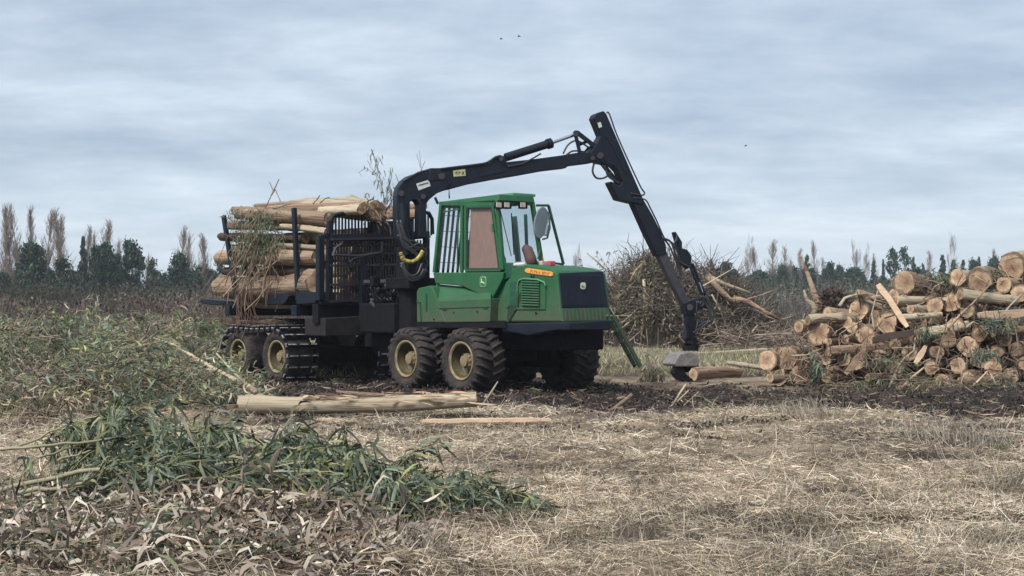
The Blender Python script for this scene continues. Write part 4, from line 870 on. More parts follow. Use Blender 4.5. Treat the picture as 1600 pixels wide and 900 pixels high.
# ------------------------------------------------------------------ single pieces lying about
def w_(v): return Vector((OX + v.x * CT + v.y * ST, OY - v.x * ST + v.y * CT, v.z))
def stickobj(name, pts, rs, m, lab, cat='branch', group=None, n=8, forks=()):
    b = MB().tube(pts, rs, n)
    for f in forks: b.tube(f[0], f[1], 6)
    o = b.build(name, m, smooth=True); tag(o, lab, cat, group); return o
def slab(name, a, b_, wd, th, m, lab, cat='plank', parts=7, seed=1):
    r = random.Random(seed); a = Vector(a); b_ = Vector(b_); t = (b_ - a); L_ = t.length; t.normalize(); n_ = t.cross(Vector((0, 1, 0))).normalized(); s = t.cross(n_).normalized(); vs = []; fs = []
    for i in range(parts):
        u = i / (parts - 1); w1 = wd * (.85 + .12 * math.sin(3.1 * u + .3) + r.uniform(-.14, .14)) * (r.uniform(.6, .95) if i in (0, parts - 1) else 1); c = a + t * L_ * u + n_ * r.uniform(-.08, .08) * wd
        vs += [c + n_ * w1 / 2 - s * th / 2, c + n_ * w1 / 2 + s * th / 2, c - n_ * w1 / 2 + s * th / 2, c - n_ * w1 / 2 - s * th / 2]
    fs = [(i * 4 + k, i * 4 + (k + 1) % 4, i * 4 + 4 + (k + 1) % 4, i * 4 + 4 + k) for i in range(parts - 1) for k in range(4)] + [(0, 1, 2, 3), tuple(range(len(vs) - 1, len(vs) - 5, -1))]
    o = MB().add(vs, fs).build(name, m, bevel=.008); tag(o, lab, cat); return o
# the pale log lying in front
lb = log(A(373, 631.5, 24.2), A(746, 624, 24.0) - A(373, 631.5, 24.2), 3.88, .142, 'bark_pale', 'long pale smooth log lying on the straw in front of the wheels', 'logs lying alone on the ground', var=3)
lb.scale = (3.88, .142, .142)
for a_, b_, w0 in (((470, 617), (500, 626), .05), ((466, 640), (505, 622), .06), ((500, 622), (560, 618), .05), ((540, 613), (600, 617), .045), ((525, 611), (560, 615), .03), ((640, 620), (700, 617), .04), ((650, 632), (720, 626), .03)):
    pb = MB().beam(A(*a_, 24.0), A(*b_, 24.02), w0, .02, (0, 1, 0)).build('bark_strip', 'bark_red', lb); pb.rotation_mode = 'QUATERNION'; pb.matrix_parent_inverse = (Matrix.Translation(lb.location) @ lb.rotation_quaternion.to_matrix().to_4x4() @ Matrix.Diagonal((*lb.scale, 1))).inverted()
slb = NP(); n_ = 75; r2 = np.random.default_rng(5); tt = r2.uniform(.26, 1, n_); base = np.array(A(373, 631, 24.1))[None] * (1 - tt[:, None]) + np.array(A(746, 624, 23.9))[None] * tt[:, None]
aa = r2.uniform(-.4, 2.6, n_); rr_ = .142 * (1 - .14 * tt) * 1.01
base = base + np.stack([0 * aa, -np.cos(aa) * rr_, np.sin(aa) * rr_], 1)
slb.leaves(base, np.stack([np.ones(n_), r2.normal(size=n_) * .2, r2.normal(size=n_) * .12], 1), r2.uniform(.1, .42, n_), r2.uniform(.015, .045, n_), pal(n_, [(.44, .28, .19), (.52, .38, .27), (.34, .22, .14), (.52, .45, .32), (.1, .06, .04)], [4, 3, 3, 4, 1]), .06)
tag(slb.build('bark_flakes', 'dryleaf', kind='stuff'), 'loose orange bark flakes on the pale log in front', 'bark')
slab('bark_slab', A(660, 658, 22.3), A(862, 656, 22.2), .075, .02, 'split', 'long flat slab of pale bark on the straw right of the pale log', 'bark slab', 12, 3)
slab('bark_slab', A(495, 655, 22.6), A(560, 658, 22.6), .05, .02, 'split', 'short pale bark slab on the straw below the pale log', 'bark slab', 6, 5)
slab('bark_slab', A(330, 640, 23.5), A(372, 634, 23.9), .08, .03, 'bark_red', 'red brown bark slab left of the pale log end', 'bark slab', 5, 6)
slab('split_slab', A(1529, 493, 33.5), A(1625, 487, 34), .21, .10, 'split', 'wide pale freshly split slab sticking out of the heap at right', 'slab', 8, 7)
slab('split_slab', A(1372, 444, 33.2), A(1418, 511, 33.0), .15, .07, 'split', 'orange split plank leaning on the heap at a steep angle', 'slab', 7, 8)
slab('split_slab', A(1364, 530, 32.9), A(1428, 519, 32.9), .17, .06, 'bark_dark', 'dark brown slab lying crosswise in the middle of the heap', 'slab', 6, 9)
slab('split_slab', A(1430, 569, 32.6), A(1447, 541, 32.7), .13, .05, 'split', 'short tan slab standing on end at the foot of the heap', 'slab', 5, 10)
slab('split_slab', A(1321, 585, 32.6), A(1352, 545, 32.8), .13, .05, 'bark_red', 'reddish torn slab leaning on the lower left of the heap', 'slab', 6, 11)
slab('split_slab', A(1340, 470, 34.5), A(1375, 462, 34.0), .07, .05, 'bark_pale', 'small mossy stick on the crest left of the orange plank', 'slab', 5, 13)
hs = [
 ([(1389, 607), (1397, 588), (1404, 572), (1412, 561), (1428, 548), (1430, 528)], .035, 'white', 'pale crooked branch sloping off the front of the heap'),
 ([(1405, 609), (1425, 590), (1444, 574)], .04, 'split', 'straight pale stick right of the crooked pale branch'),
 ([(1482, 513), (1500, 492), (1520, 474), (1546, 446)], .035, 'bark', 'long slanting brown branch over the upper right logs'),
 ([(1462, 572), (1468, 545), (1478, 510), (1480, 490)], .022, 'bark_red', 'thin curved reddish strip hanging over the centre logs'),
 ([(1521, 603), (1543, 580)], .03, 'split', 'short pale stick at the lower right of the heap'),
 ([(1562, 497), (1580, 476), (1608, 448)], .028, 'bark_pale', 'thin pale stick crossing the split slab at right'),
 ([(1577, 490), (1588, 520), (1591, 545), (1580, 552)], .022, 'bark', 'thin drooping vine before the right hand ends'),
 ([(1548, 585), (1556, 600), (1572, 606), (1590, 614), (1606, 626)], .03, 'bark_pale', 'crooked pale root running over the mud at the right edge'),
 ([(1510, 512), (1520, 503), (1530, 507)], .03, 'white', 'small white curved stick in the dark hollow'),
 ([(1236, 556), (1260, 555), (1283, 545)], .025, 'bark_pale', 'thin tan twig laid over the lower left ends'),
 ([(1352, 545), (1357, 515), (1360, 490)], .02, 'bark', 'thin bark strip hanging over the strip crossed end'),
 ([(1366, 516), (1362, 490), (1372, 452), (1375, 446)], .022, 'bark_pale', 'upright thin stick left of the orange plank'),
 ([(1312, 478), (1320, 466), (1334, 461), (1352, 459)], .045, 'bark_pale', 'mossy curved branch rising from the crest of the heap'),
 ([(1352, 459), (1368, 469), (1388, 474)], .025, 'bark', 'dark twig arching behind the orange plank'),
 ([(1262, 600), (1275, 592), (1296, 585)], .02, 'bark_dark', 'dark twig across the cracked low end'),
 ([(1383, 497), (1398, 492), (1410, 480)], .02, 'bark_dark', 'dark twig across the big round end'),
 ([(1498, 565), (1504, 590), (1500, 606)], .02, 'bark', 'thin root hanging into the soil in front of the heap'),
]
for k, (pts, r_, m, lab) in enumerate(hs):
    stickobj('branch', [A(x, y, (YH(y) - .75 if y > 500 else YH(y) - .55)) for x, y in pts], [r_ * (1 - .5 * i / (len(pts) - 1)) for i in range(len(pts))], 'bark_pale' if m == 'white' else m, lab, group='loose sticks on the log heap', n=6)
stickobj('fallen_branch', [A(x, y, d) for x, y, d in ((400, 612, 26), (386, 602, 26.5), (372, 596, 27), (330, 574, 28), (300, 556, 29), (272, 539, 30), (240, 528, 31))], [.055, .05, .05, .04, .035, .025, .012], 'bark_pale', 'long bare whitish branch reaching up left from the pale log', forks=[([A(384, 601, 26.5), A(362, 578, 26.6), A(338, 552, 26.8)], [.035, .025, .012]), ([A(330, 574, 28), A(322, 566, 28.3), A(300, 562, 28.5)], [.02, .015, .01])])
stickobj('fallen_branch', [A(x, y, d) for x, y, d in ((200, 637, 25), (235, 638, 24.8), (270, 641, 24.6), (300, 648, 24.4), (352, 650, 24.2))], [.025, .03, .035, .045, .04], 'bark_red', 'knobbly reddish branch lying flat left of the pale log')
stickobj('fallen_branch', [A(x, y, 24.4) for x, y in ((751, 637), (765, 617), (778, 596))], [.02, .018, .01], 'bark_pale', 'thin stick poking up from the mud right of the pale log')
stickobj('fallen_branch', [A(x, y, 24.6) for x, y in ((955, 642), (972, 629), (988, 616))], [.03, .035, .03], 'bark', 'short thick stick slanting out of mud right of the front wheels')
stickobj('fallen_branch', [A(x, y, 25) for x, y in ((1052, 632), (1064, 612), (1072, 600))], [.02, .02, .015], 'bark_pale', 'splintered stick in the mud below the grapple', forks=[([A(1058, 628, 25), A(1076, 610, 25)], [.02, .012]), ([A(1068, 634, 25), A(1092, 612, 25.2)], [.015, .01])])
log(A(1084, 584, 33.8), A(1186, 581, 35.4) - A(1084, 584, 33.8), 1.6, .14, 'bark_red', 'flaking orange brown log lying right of the grapple', 'logs lying alone on the ground')
log(A(1196, 548, 60), A(955, 560, 56) - A(1196, 548, 60), 6.6, .12, 'bark_pale', 'long pale trunk lying in the grass beyond the grapple', 'logs lying alone on the ground')
log(A(1212, 577, 38), A(1090, 560, 46) - A(1212, 577, 38), 4.5, .07, 'bark_pale', 'thin pale pole lying in the grass left of the heap', 'logs lying alone on the ground')
# birds
for k, (px, py) in enumerate(((783, 61), (811, 57), (1165, 228))):
    p = A(px, py, 90); o = empty('bird', p); o.scale = (.65, .65, .65)
    tag(o, ('small dark bird high in the sky above the crane', 'small dark bird right beside the other one above the crane', 'small dark bird in the sky right of the crane')[k], 'bird')
    MB().tube([(-.16, 0, 0), (-.05, 0, .01), (.1, 0, .01), (.17, 0, .02)], [.01, .04, .035, .012], 6).build('body', 'hose', o)
    for q in (-1, 1): MB().add([(-.06, 0, .02), (.05, 0, .02), (.02, q * .22, .10), (-.08, q * .34, .05), (-.06, 0, .005), (.05, 0, .005), (.02, q * .22, .092), (-.08, q * .34, .044)], [(0, 1, 2, 3), (7, 6, 5, 4), (0, 4, 5, 1), (1, 5, 6, 2), (2, 6, 7, 3), (3, 7, 4, 0)]).build('wing', 'hose', o)

# ------------------------------------------------------------------ far trees, each its own thing
TW = {}
def grow_tree(kind, seed):
    """a 10 m tall tree; returns trunk mesh and crown mesh"""
    if (kind, seed) in TW: return TW[(kind, seed)]
    r = np.random.default_rng(seed * 7 + len(kind)); T = NP(); Cc = NP(); H = 10.
    barkc = np.array([.16, .13, .11])
    def chain(p, d, L_, r0, k=4, wob=.12, up=0.):
        pts = [np.array(p, float)]; d = np.array(d, float)
        for i in range(k): d = d + r.normal(size=3) * wob + np.array([0, 0, up]); d /= np.linalg.norm(d); pts.append(pts[-1] + d * L_ / k)
        rr = np.linspace(r0, r0 * .35, k + 1); return np.array(pts), rr
    def add(M_, pts, rr, c): M_.segs(pts[:-1], pts[1:], rr[:-1], rr[1:], np.repeat(c[None] * r.uniform(.8, 1.25), len(pts) - 1, 0), 3)
    if kind == 'poplar':
        pts, rr = chain((0, 0, 0), (0, 0, 1), H * .97, .07, 8, .03, .05); add(T, pts, rr, barkc)
        for i in range(110):
            t = r.uniform(.10, .97); base = pts[0] * (1 - t) + pts[-1] * t; a = r.uniform(0, 6.28); sp = r.uniform(.16, .55)
            L_ = r.uniform(.5, 1) * (1.05 - t) * 3.2 + .6; q, qr = chain(base, (math.cos(a) * sp, math.sin(a) * sp, 1), L_, .018 + .02 * (1 - t), 4, .09, .05); add(Cc, q, qr, barkc * 1.25)
            for k in range(5):
                u = r.integers(1, 4); a2 = r.uniform(0, 6.28); q2, r2_ = chain(q[u], (math.cos(a2) * .4, math.sin(a2) * .4, 1), L_ * .45, .014, 2, .15, .08); add(Cc, q2, r2_, barkc * 1.4)
    elif kind == 'bare':
        def rec(p, d, L_, r0, lv):
            q, qr = chain(p, d, L_, r0, 4, .13, .03); add(T if lv < 2 else Cc, q, qr, barkc * (.8 + .1 * lv))
            if lv >= 5: return
            nb = (3, 4, 4, 4, 4)[lv]
            for k in range(nb):
                u = r.integers(2, 5) if lv else r.integers(2, 5); a = r.uniform(0, 6.28); sp = r.uniform(.45, .85); dd = q[u] - q[u - 1]; dd /= np.linalg.norm(dd)
                rec(q[u], dd + np.array([math.cos(a) * sp, math.sin(a) * sp, .25]), L_ * r.uniform(.55, .75), max(qr[u] * .65, .02), lv + 1)
        rec((0, 0, 0), (0, 0, 1), 4.0, .2, 0)
    elif kind in ('round', 'cone', 'loose'):
        pts, rr = chain((0, 0, 0), (0, 0, 1), H * .92, .2, 6, .03, .05); add(T, pts, rr, barkc * .6)
        ncl = {'round': 130, 'cone': 110, 'loose': 60}[kind]
        for i in range(ncl):
            t = r.uniform(.04, 1) ** .85
            if kind == 'round': R_ = 2.35 * (1 if t < .55 else math.sqrt(max(0, 1 - ((t - .55) / .47) ** 2)))
            elif kind == 'cone': R_ = 2.3 * (1 - t) ** .75 + .12
            else: R_ = 2.4 * math.sin(math.pi * (t * .8 + .15))
            a = r.uniform(0, 6.28); rad = R_ * math.sqrt(r.uniform(.25, 1)) * r.uniform(.75, 1.12); c = np.array([rad * math.cos(a), rad * math.sin(a), H * (.04 + .93 * t)])
            if kind != 'cone': c += r.normal(size=3) * .15
            q, qr = chain((0, 0, max(.2, c[2] - rad * .5)), (c[0], c[1], .2 + rad * .5), rad, .05, 3, .05); add(T, q, qr, barkc * .6)
            s_ = {'round': .62, 'cone': .5 * (1.1 - t * .6), 'loose': .55}[kind]; n_ = {'round': 46, 'cone': 34, 'loose': 30}[kind]
            pp = r.normal(size=(n_, 3)) * [s_ * .6, s_ * .6, s_ * .45] + c; base = np.array([[.026, .050, .034], [.040, .062, .036], [.020, .040, .034]])[r.integers(0, 3)] * r.uniform(.75, 1.4)
            Cc.quads(pp, r.uniform(.14, .34, n_), np.clip(base[None] * (1 + r.normal(size=(n_, 1)) * .25), .008, 1), seed=i)
    out = (T.build('trunk', 'tree', link=False), Cc.build('crown', 'tree', link=False)); TW[(kind, seed)] = out; return out
NAMES = {'poplar': 'poplar_tree', 'bare': 'bare_tree', 'round': 'evergreen_tree', 'cone': 'conifer_tree', 'loose': 'evergreen_tree'}
WID = {'poplar': .72, 'bare': 8.5, 'round': 4.6, 'cone': 3.9, 'loose': 4.2}
def tree(kind, px, top, wpx, Y, lab, group):
    h = EYE + (HY - top) / FP * Y; sx = wpx / FP * Y / WID[kind]; t = empty(NAMES[kind], ((px - 800) / FP * Y, Y, -.05), rz=random.uniform(0, 6.28))
    hz = {'bare': 8.6}.get(kind, 10.)
    t.scale = (sx, sx, h / hz); tag(t, lab, 'tree', group)
    T, Cm = grow_tree(kind, random.randrange(3))
    for nme, me in (('trunk', T), ('crown', Cm)):
        o = bpy.data.objects.new(nme, me); COL.objects.link(o); o.parent = t
GP, GE, GR, GB = 'bare poplars on the left skyline', 'evergreens on the left skyline', 'evergreens on the right skyline', 'bare trees on the right skyline'
for px, top, w_px, lab in [(10, 326, 13, 'bare poplar at the left photo edge, first of the tall row'), (23, 318, 13, 'tallest bare poplar of the group at the left edge'), (39, 320, 13, 'bare poplar third from the left edge, straight and full'), (52, 322, 12, 'bare poplar fourth from the left, behind the big dark evergreen'),
    (67, 329, 12, 'slim bare poplar standing just right of the big dark evergreen'), (92, 337, 11, 'bare poplar left of the twin tall ones over the green tree'), (106, 326, 16, 'broad bare poplar tallest of the second group'), (127, 352, 11, 'faint bare poplar behind the brownish pointed conifer'), (152, 343, 15, 'bare poplar between the pointed conifer and dark oval evergreen'),
    (145, 360, 9, 'small bare poplar left of the one between the conifer and oval evergreen'), (183, 371, 11, 'short faint bare poplar between the two dark evergreens'), (230, 395, 8, 'tiny bare poplar right of the leaning dark evergreen'),
    (277, 354, 12, 'bare poplar directly behind the small round evergreen'), (293, 362, 11, 'bare poplar just right of the small round evergreen'), (318, 364, 12, 'bare poplar left of the rear stake of the load'), (331, 372, 9, 'last bare poplar before the rear stake of the load')]:
    tree('poplar', px, top, w_px, 205 + random.uniform(-6, 12), lab, GP)
for kd, px, top, w_px, lab in [('round', 50, 378, 42, 'big dark dome shaped evergreen before the left poplars'), ('round', 2, 425, 30, 'dark evergreen cut by the left photo edge'), ('loose', 97, 402, 46, 'green loose evergreen below the second poplar group'), ('cone', 130, 368, 24, 'pointed brownish conifer in the middle of the left row'),
    ('round', 150, 385, 22, 'narrow evergreen right of the pointed conifer'), ('round', 167, 380, 26, 'dark oval evergreen right of the narrow one'), ('round', 182, 396, 20, 'low evergreen between the two dark oval ones'), ('round', 206, 377, 36, 'dark broad evergreen, tallest right of the conifer'),
    ('loose', 238, 406, 28, 'thin see through evergreen right of the broad dark one'), ('loose', 257, 425, 20, 'small pale evergreen before the gap in the left row'), ('round', 280, 395, 32, 'round evergreen alone before the two bare poplars'), ('loose', 308, 414, 26, 'small loose evergreen left of the rear stake'), ('loose', 342, 405, 26, 'loose evergreen partly behind the log load'), ('loose', 78, 418, 26, 'low evergreen filling the gap beside the big dome'), ('round', 112, 425, 34, 'low dark evergreen at the foot of the second poplar group')]:
    tree(kd, px, top, w_px, 185 + random.uniform(-8, 6), lab, GE)
for kd, px, top, w_px, lab in [('cone', 1112, 404, 12, 'small pointed conifer right of the brush pile top'), ('round', 1131, 411, 24, 'rounded evergreen right of the small pointed conifer'), ('round', 1148, 420, 12, 'narrow low evergreen left of the spreading bare tree'), ('round', 1168, 432, 20, 'low evergreen under the spreading bare tree'), ('round', 1188, 423, 26, 'grey green evergreen right of the spreading bare tree'),
    ('round', 1222, 414, 17, 'dark evergreen left of the leaning dead trunk'), ('round', 1237, 416, 16, 'evergreen second left of the leaning dead trunk'), ('cone', 1261, 397, 14, 'narrow evergreen column behind the leaning dead trunk'), ('cone', 1268, 418, 26, 'wide low conifer at the leaning dead trunk'), ('round', 1295, 411, 16, 'small round topped evergreen right of the leaning dead trunk'), ('round', 1313, 414, 12, 'narrow round topped evergreen, next to its twin'),
    ('round', 1332, 420, 26, 'low broad evergreen under the twin stemmed bare tree'), ('cone', 1346, 424, 24, 'low conifer right of the twin stemmed bare tree'), ('cone', 1365, 406, 12, 'dark spire shaped conifer above the orange plank'), ('cone', 1380, 404, 8, 'thin spire conifer right of the dark spire'), ('loose', 1395, 387, 18, 'tall ragged evergreen with clumped top above the heap'),
    ('loose', 1412, 389, 20, 'ragged evergreen beside the tall clumped one'), ('cone', 1427, 400, 12, 'slender conifer right of the ragged evergreens'), ('cone', 1442, 410, 10, 'small slender conifer left of the pale sky gap'), ('cone', 1473, 397, 14, 'pointed conifer above the red hearted log'), ('cone', 1490, 405, 16, 'conifer under the dead crowned tree'), ('cone', 1505, 405, 14, 'conifer right of the dead crowned tree'), ('round', 1521, 406, 16, 'dark evergreen above the big tall log end'), ('cone', 1530, 400, 9, 'small dark spire above the big tall log end'), ('round', 1553, 401, 16, 'dark evergreen left of the huge top log'), ('loose', 1568, 402, 14, 'loose evergreen touching the huge top log')]:
    tree(kd, px, top, w_px * 1.45, 255 + random.uniform(-12, 20), lab, GR)
for i in range(26): tree(random.choice(['round', 'round', 'loose']), 1100 + i * 22 + random.uniform(-7, 7), random.uniform(418, 432), random.uniform(26, 38), 300 + random.uniform(-10, 10), 'low evergreen merging into the far tree line on the right', GR)
for i in range(12): tree(random.choice(['round', 'loose']), -8 + i * 31 + random.uniform(-7, 7), random.uniform(420, 432), random.uniform(30, 40), 215 + random.uniform(-5, 5), 'low evergreen merging into the far tree line on the left', GE)
for kd, px, top, w_px, lab in [('bare', 1167, 372, 46, 'spreading bare tree, widest right of the brush pile'), ('poplar', 1190, 387, 9, 'thin bare tree beside the spreading one'), ('poplar', 1205, 376, 12, 'bare poplar with double stem left of the leaning trunk'), ('poplar', 1228, 382, 9, 'slim bare poplar above the dark evergreen pair'), ('poplar', 1237, 402, 6, 'tiny bare poplar beside the slim one'), ('poplar', 1255, 389, 8, 'faint bare poplar behind the top of the leaning trunk'), ('poplar', 1277, 376, 8, 'single slim bare poplar right of the leaning trunk'), ('poplar', 1287, 402, 6, 'tiny bare poplar right of the single slim one'),
    ('bare', 1332, 386, 28, 'left half of the airy bare tree pair above the heap'), ('bare', 1350, 384, 28, 'right half of the airy bare tree pair above the heap'), ('poplar', 1375, 396, 6, 'bare stem between the dark spires'), ('bare', 1488, 380, 34, 'dead tree with clumpy bare crown above the heap'), ('poplar', 1447, 392, 8, 'faint bare tree before the pale sky gap'), ('poplar', 1560, 388, 7, 'faint bare tree left of the huge top log'), ('poplar', 1012, 384, 8, 'bare poplar behind the brush pile'), ('poplar', 1004, 392, 7, 'smaller bare poplar behind the brush pile'), ('bare', 905, 392, 22, 'thin bare tree seen just right of the cab mirror')]:
    tree(kd, px, top, w_px, 275 + random.uniform(-10, 20), lab, GB)

# ------------------------------------------------------------------ thicket in front of the trees
def thicket(name, lab, x0, x1, Y0, Y1, topf, n, cols, seed, hmin=.45):
    r = np.random.default_rng(seed); T = NP(); px = r.uniform(x0, x1, n); Y = r.uniform(Y0, Y1, n); X = (px - 800) / FP * Y
    tz = EYE + (HY - np.interp(px, *topf)) / FP * Y; h = tz * (r.uniform(hmin, 1.02, n)) * (1 + .25 * fbm(X * .25, Y * .1, 3)); per = 26
    P = np.repeat(np.stack([X, Y, h * 0], 1), per, 0); hh = np.repeat(h, per); a = r.uniform(0, 6.28, n * per); sp = r.uniform(.05, .55, n * per)
    D = nrm(np.stack([np.cos(a) * sp, np.sin(a) * sp, np.ones(n * per)], 1)); z0 = r.uniform(0, .55, n * per) * hh; P = P + D * (z0 * .6)[:, None]; P[:, 2] = z0
    c = np.repeat(pal(n, cols, r=r), per, 0) * r.uniform(.7, 1.3, (n * per, 1)); T.blades(P, D, np.minimum(hh * r.uniform(.25, .5, n * per), hh - z0 + .1), Y0 * .00022 + .012, c, .25)
    m_ = n * 26; i = r.integers(0, n, m_); pp = np.stack([X[i], Y[i], h[i] * r.uniform(.02, .9, m_)], 1) + r.normal(size=(m_, 3)) * [.5, .5, .15]
    T.quads(pp, r.uniform(.06, .17, m_) * Y0 / 90, pal(m_, cols, r=r) * .8)
    tag(T.build(name, 'tree', kind='stuff'), lab, 'thicket')
thicket('thicket', 'grey brown leafless scrub along the left edge of the field', -60, 380, 88, 108, ([-60, 0, 100, 140, 200, 345, 380], [455, 450, 452, 446, 442, 440, 446]), 700, [(.13, .10, .085), (.17, .135, .11), (.10, .085, .06), (.075, .06, .055)], 11)
thicket('thicket', 'grey leafless scrub before the right hand trees', 1060, 1680, 120, 150, ([1060, 1150, 1250, 1400, 1680], [450, 444, 440, 436, 436]), 1100, [(.12, .105, .09), (.16, .14, .12), (.08, .085, .06), (.10, .10, .09)], 12)
thicket('thicket', 'low dark scrub behind the machine and brush pile', 370, 1070, 125, 150, ([370, 700, 880, 1070], [450, 455, 452, 440]), 800, [(.11, .09, .08), (.07, .08, .05)], 13)
thicket('treeline_undergrowth', 'dark undergrowth at the foot of the left trees', -60, 400, 165, 185, ([-60, 0, 60, 150, 260, 400], [440, 436, 438, 436, 438, 440]), 600, [(.035, .045, .028), (.06, .06, .04), (.05, .045, .035)], 14, .75)
thicket('treeline_undergrowth', 'dark undergrowth at the foot of the right trees', 1000, 1680, 230, 260, ([1000, 1100, 1200, 1400, 1680], [448, 436, 428, 424, 424]), 800, [(.04, .055, .035), (.07, .07, .055), (.06, .065, .05)], 15, .75)

# ------------------------------------------------------------------ brush pile beyond the grapple
BP = ([935, 950, 975, 1000, 1030, 1060, 1090, 1115, 1140, 1165, 1195, 1225], [492, 440, 428, 418, 413, 415, 420, 432, 452, 472, 503, 533]); BY = 70.
def brush_pile():
    r = np.random.default_rng(21); root = empty('brush_pile', ((1075 - 800) / FP * BY, BY, 0)); tag(root, 'big tangled heap of dead branches and dark soil behind the crane boom', 'brush pile')
    g = MB(); nx, ny = 26, 9; vs = []
    for i in range(nx):
        px = 938 + (1228 - 938) * i / (nx - 1); hgt = (EYE + (HY - np.interp(px, *BP)) / FP * BY) * .86
        for j in range(ny):
            a = math.pi * j / (ny - 1); vs.append(((px - 800) / FP * BY - root.location.x + random.uniform(-.15, .15), -math.cos(a) * (1 + hgt * .7) + random.uniform(-.15, .15), math.sin(a) ** .8 * max(.05, hgt) * random.uniform(.86, 1.0) - .1))
    g.add(vs, [(i * ny + j, i * ny + j + 1, (i + 1) * ny + j + 1, (i + 1) * ny + j) for i in range(nx - 1) for j in range(ny - 1)])
    g.build('packed_core', mat('packed_dark_brush', (.035, .026, .022), (.07, .05, .04), rough=.95, scale=2, bump=1), root)
    T = NP(); n = 5200; px = r.uniform(936, 1232, n); hgt = (EYE + (HY - np.interp(px, *BP)) / FP * BY) * (1 + .28 * fbm(px * .045, px * 0 + 3, 3)); a = np.arccos(r.uniform(-.2, 1, n)) * r.choice([1, 1, 1], n)
    X = (px - 800) / FP * BY - root.location.x; yy = -np.cos(a) * (1 + hgt * .7); zz = np.abs(np.sin(a)) ** .8 * hgt * r.uniform(.75, 1.0, n)
    P = np.stack([X, yy, zz], 1); D = nrm(r.normal(size=(n, 3)) * [1.1, .6, .8] + [0, -.2, -.05]); L_ = r.uniform(.5, 1.9, n); B = nrm(r.normal(size=(n, 3))) * (L_ * .22)[:, None]
    c = pal(n, [(.085, .068, .055), (.14, .115, .092), (.21, .18, .145), (.31, .27, .22)], [4, 4, 2, 1], .2, r); rr = r.uniform(.012, .035, n)
    M1 = P + D * (L_ / 2)[:, None] + B; E_ = P + D * L_[:, None]; M1[:, 2] = np.maximum(M1[:, 2], .03); E_[:, 2] = np.maximum(E_[:, 2], .03)
    rr = rr * .8; c = c * r.choice([.4, .7, 1.2], (n, 1)); T.segs(P, M1, rr, rr * .8, c); T.segs(M1, E_, rr * .8, rr * .3, c)
    q0 = r.uniform(0, 1, 90); px9 = 945 + 270 * q0; h9 = (EYE + (HY - np.interp(px9, *BP)) / FP * BY); a9 = np.stack([(px9 - 800) / FP * BY - root.location.x, -(1 + h9 * .7) * r.uniform(.6, 1.05, 90), h9 * r.uniform(.05, .75, 90)], 1); b9 = a9 + nrm(r.normal(size=(90, 3)) * [1, .2, .7] + [.3, 0, -.2]) * r.uniform(.6, 2.2, (90, 1)); b9[:, 2] = np.maximum(b9[:, 2], .05); T.segs(a9, b9, r.uniform(.02, .045, 90), .012, pal(90, [(.40, .34, .26), (.30, .24, .18), (.48, .42, .33)], None, .15, r))
    n2 = 420; k = r.integers(0, n, n2); u = nrm(np.stack([r.normal(size=n2) * .5, r.normal(size=n2) * .3, np.ones(n2)], 1)); top = P[k] * [1, .3, 1]; top[:, 2] = hgt[k] * .9; l2 = r.uniform(.2, .8, n2); T.segs(top, top + u * l2[:, None], .016, .006, pal(n2, [(.2, .16, .13), (.26, .2, .16)], None, .2, r))
    n3 = 520; qx = (r.uniform(1095, 1240, n3) - 800) / FP * BY - root.location.x; q = np.stack([qx, -r.uniform(2.2, 5.5, n3), r.uniform(.05, .9, n3) ** 1.5], 1); q2 = q + nrm(r.normal(size=(n3, 3)) * [1, .5, .45] + [.25, 0, .1]) * r.uniform(.3, 1.5, (n3, 1)); q2[:, 2] = np.maximum(q2[:, 2], .05); T.segs(q, q2, r.uniform(.014, .034, n3), .01, pal(n3, [(.22, .17, .135), (.15, .115, .09), (.34, .28, .22)], None, .2, r))
    T.build('tangled_twigs', 'twig', root, 'stuff')
    Lf = NP(); n = 20000; k = r.integers(0, 5200, n); left = P[k][:, 0] < -2.0
    c = np.where((left & (r.random(n) < .5))[:, None], pal(n, [(.17, .17, .08), (.21, .19, .11), (.13, .14, .08)], None, .2, r), pal(n, [(.13, .10, .08), (.20, .155, .12), (.08, .065, .055), (.14, .14, .10), (.28, .23, .18)], None, .2, r))
    Lf.leaves(P[k] + r.normal(size=(n, 3)) * .2, r.normal(size=(n, 3)) + [0, 0, -.5], r.uniform(.12, .3, n), .06, c, .3); Lf.build('dead_leaves', 'dryleaf', root, 'stuff')
    S_ = NP()                                   # springy leafy tops standing over the left shoulder
    for q in range(60):
        p = np.array([(r.uniform(915, 1000) - 800) / FP * BY - root.location.x, r.uniform(-2, 1), r.uniform(1.2, 3.0)]); d = nrm(np.array([r.normal() * .45 - .15, 0, 1.])); pts = [p]
        for i in range(5): d = nrm(d + r.normal(size=3) * .22); pts.append(pts[-1] + d * r.uniform(.2, .46))
        pts = np.array(pts); S_.segs(pts[:-1], pts[1:], np.linspace(.022, .008, 5), np.linspace(.02, .005, 5), np.tile(np.array([.2, .16, .13]), (5, 1)))
        k = r.integers(1, 6, 10); S_.leaves(pts[k], r.normal(size=(10, 3)) + [0, 0, -.6], r.uniform(.12, .24, 10), .055, pal(10, [(.2, .14, .11), (.13, .1, .07), (.27, .2, .15)], None, .15, r))
    S_.build('dry_leafy_tops', 'twig', root, 'stuff')
brush_pile()
def bp(px, py, dy=0): return A(px, py, BY - 3.2 + dy)
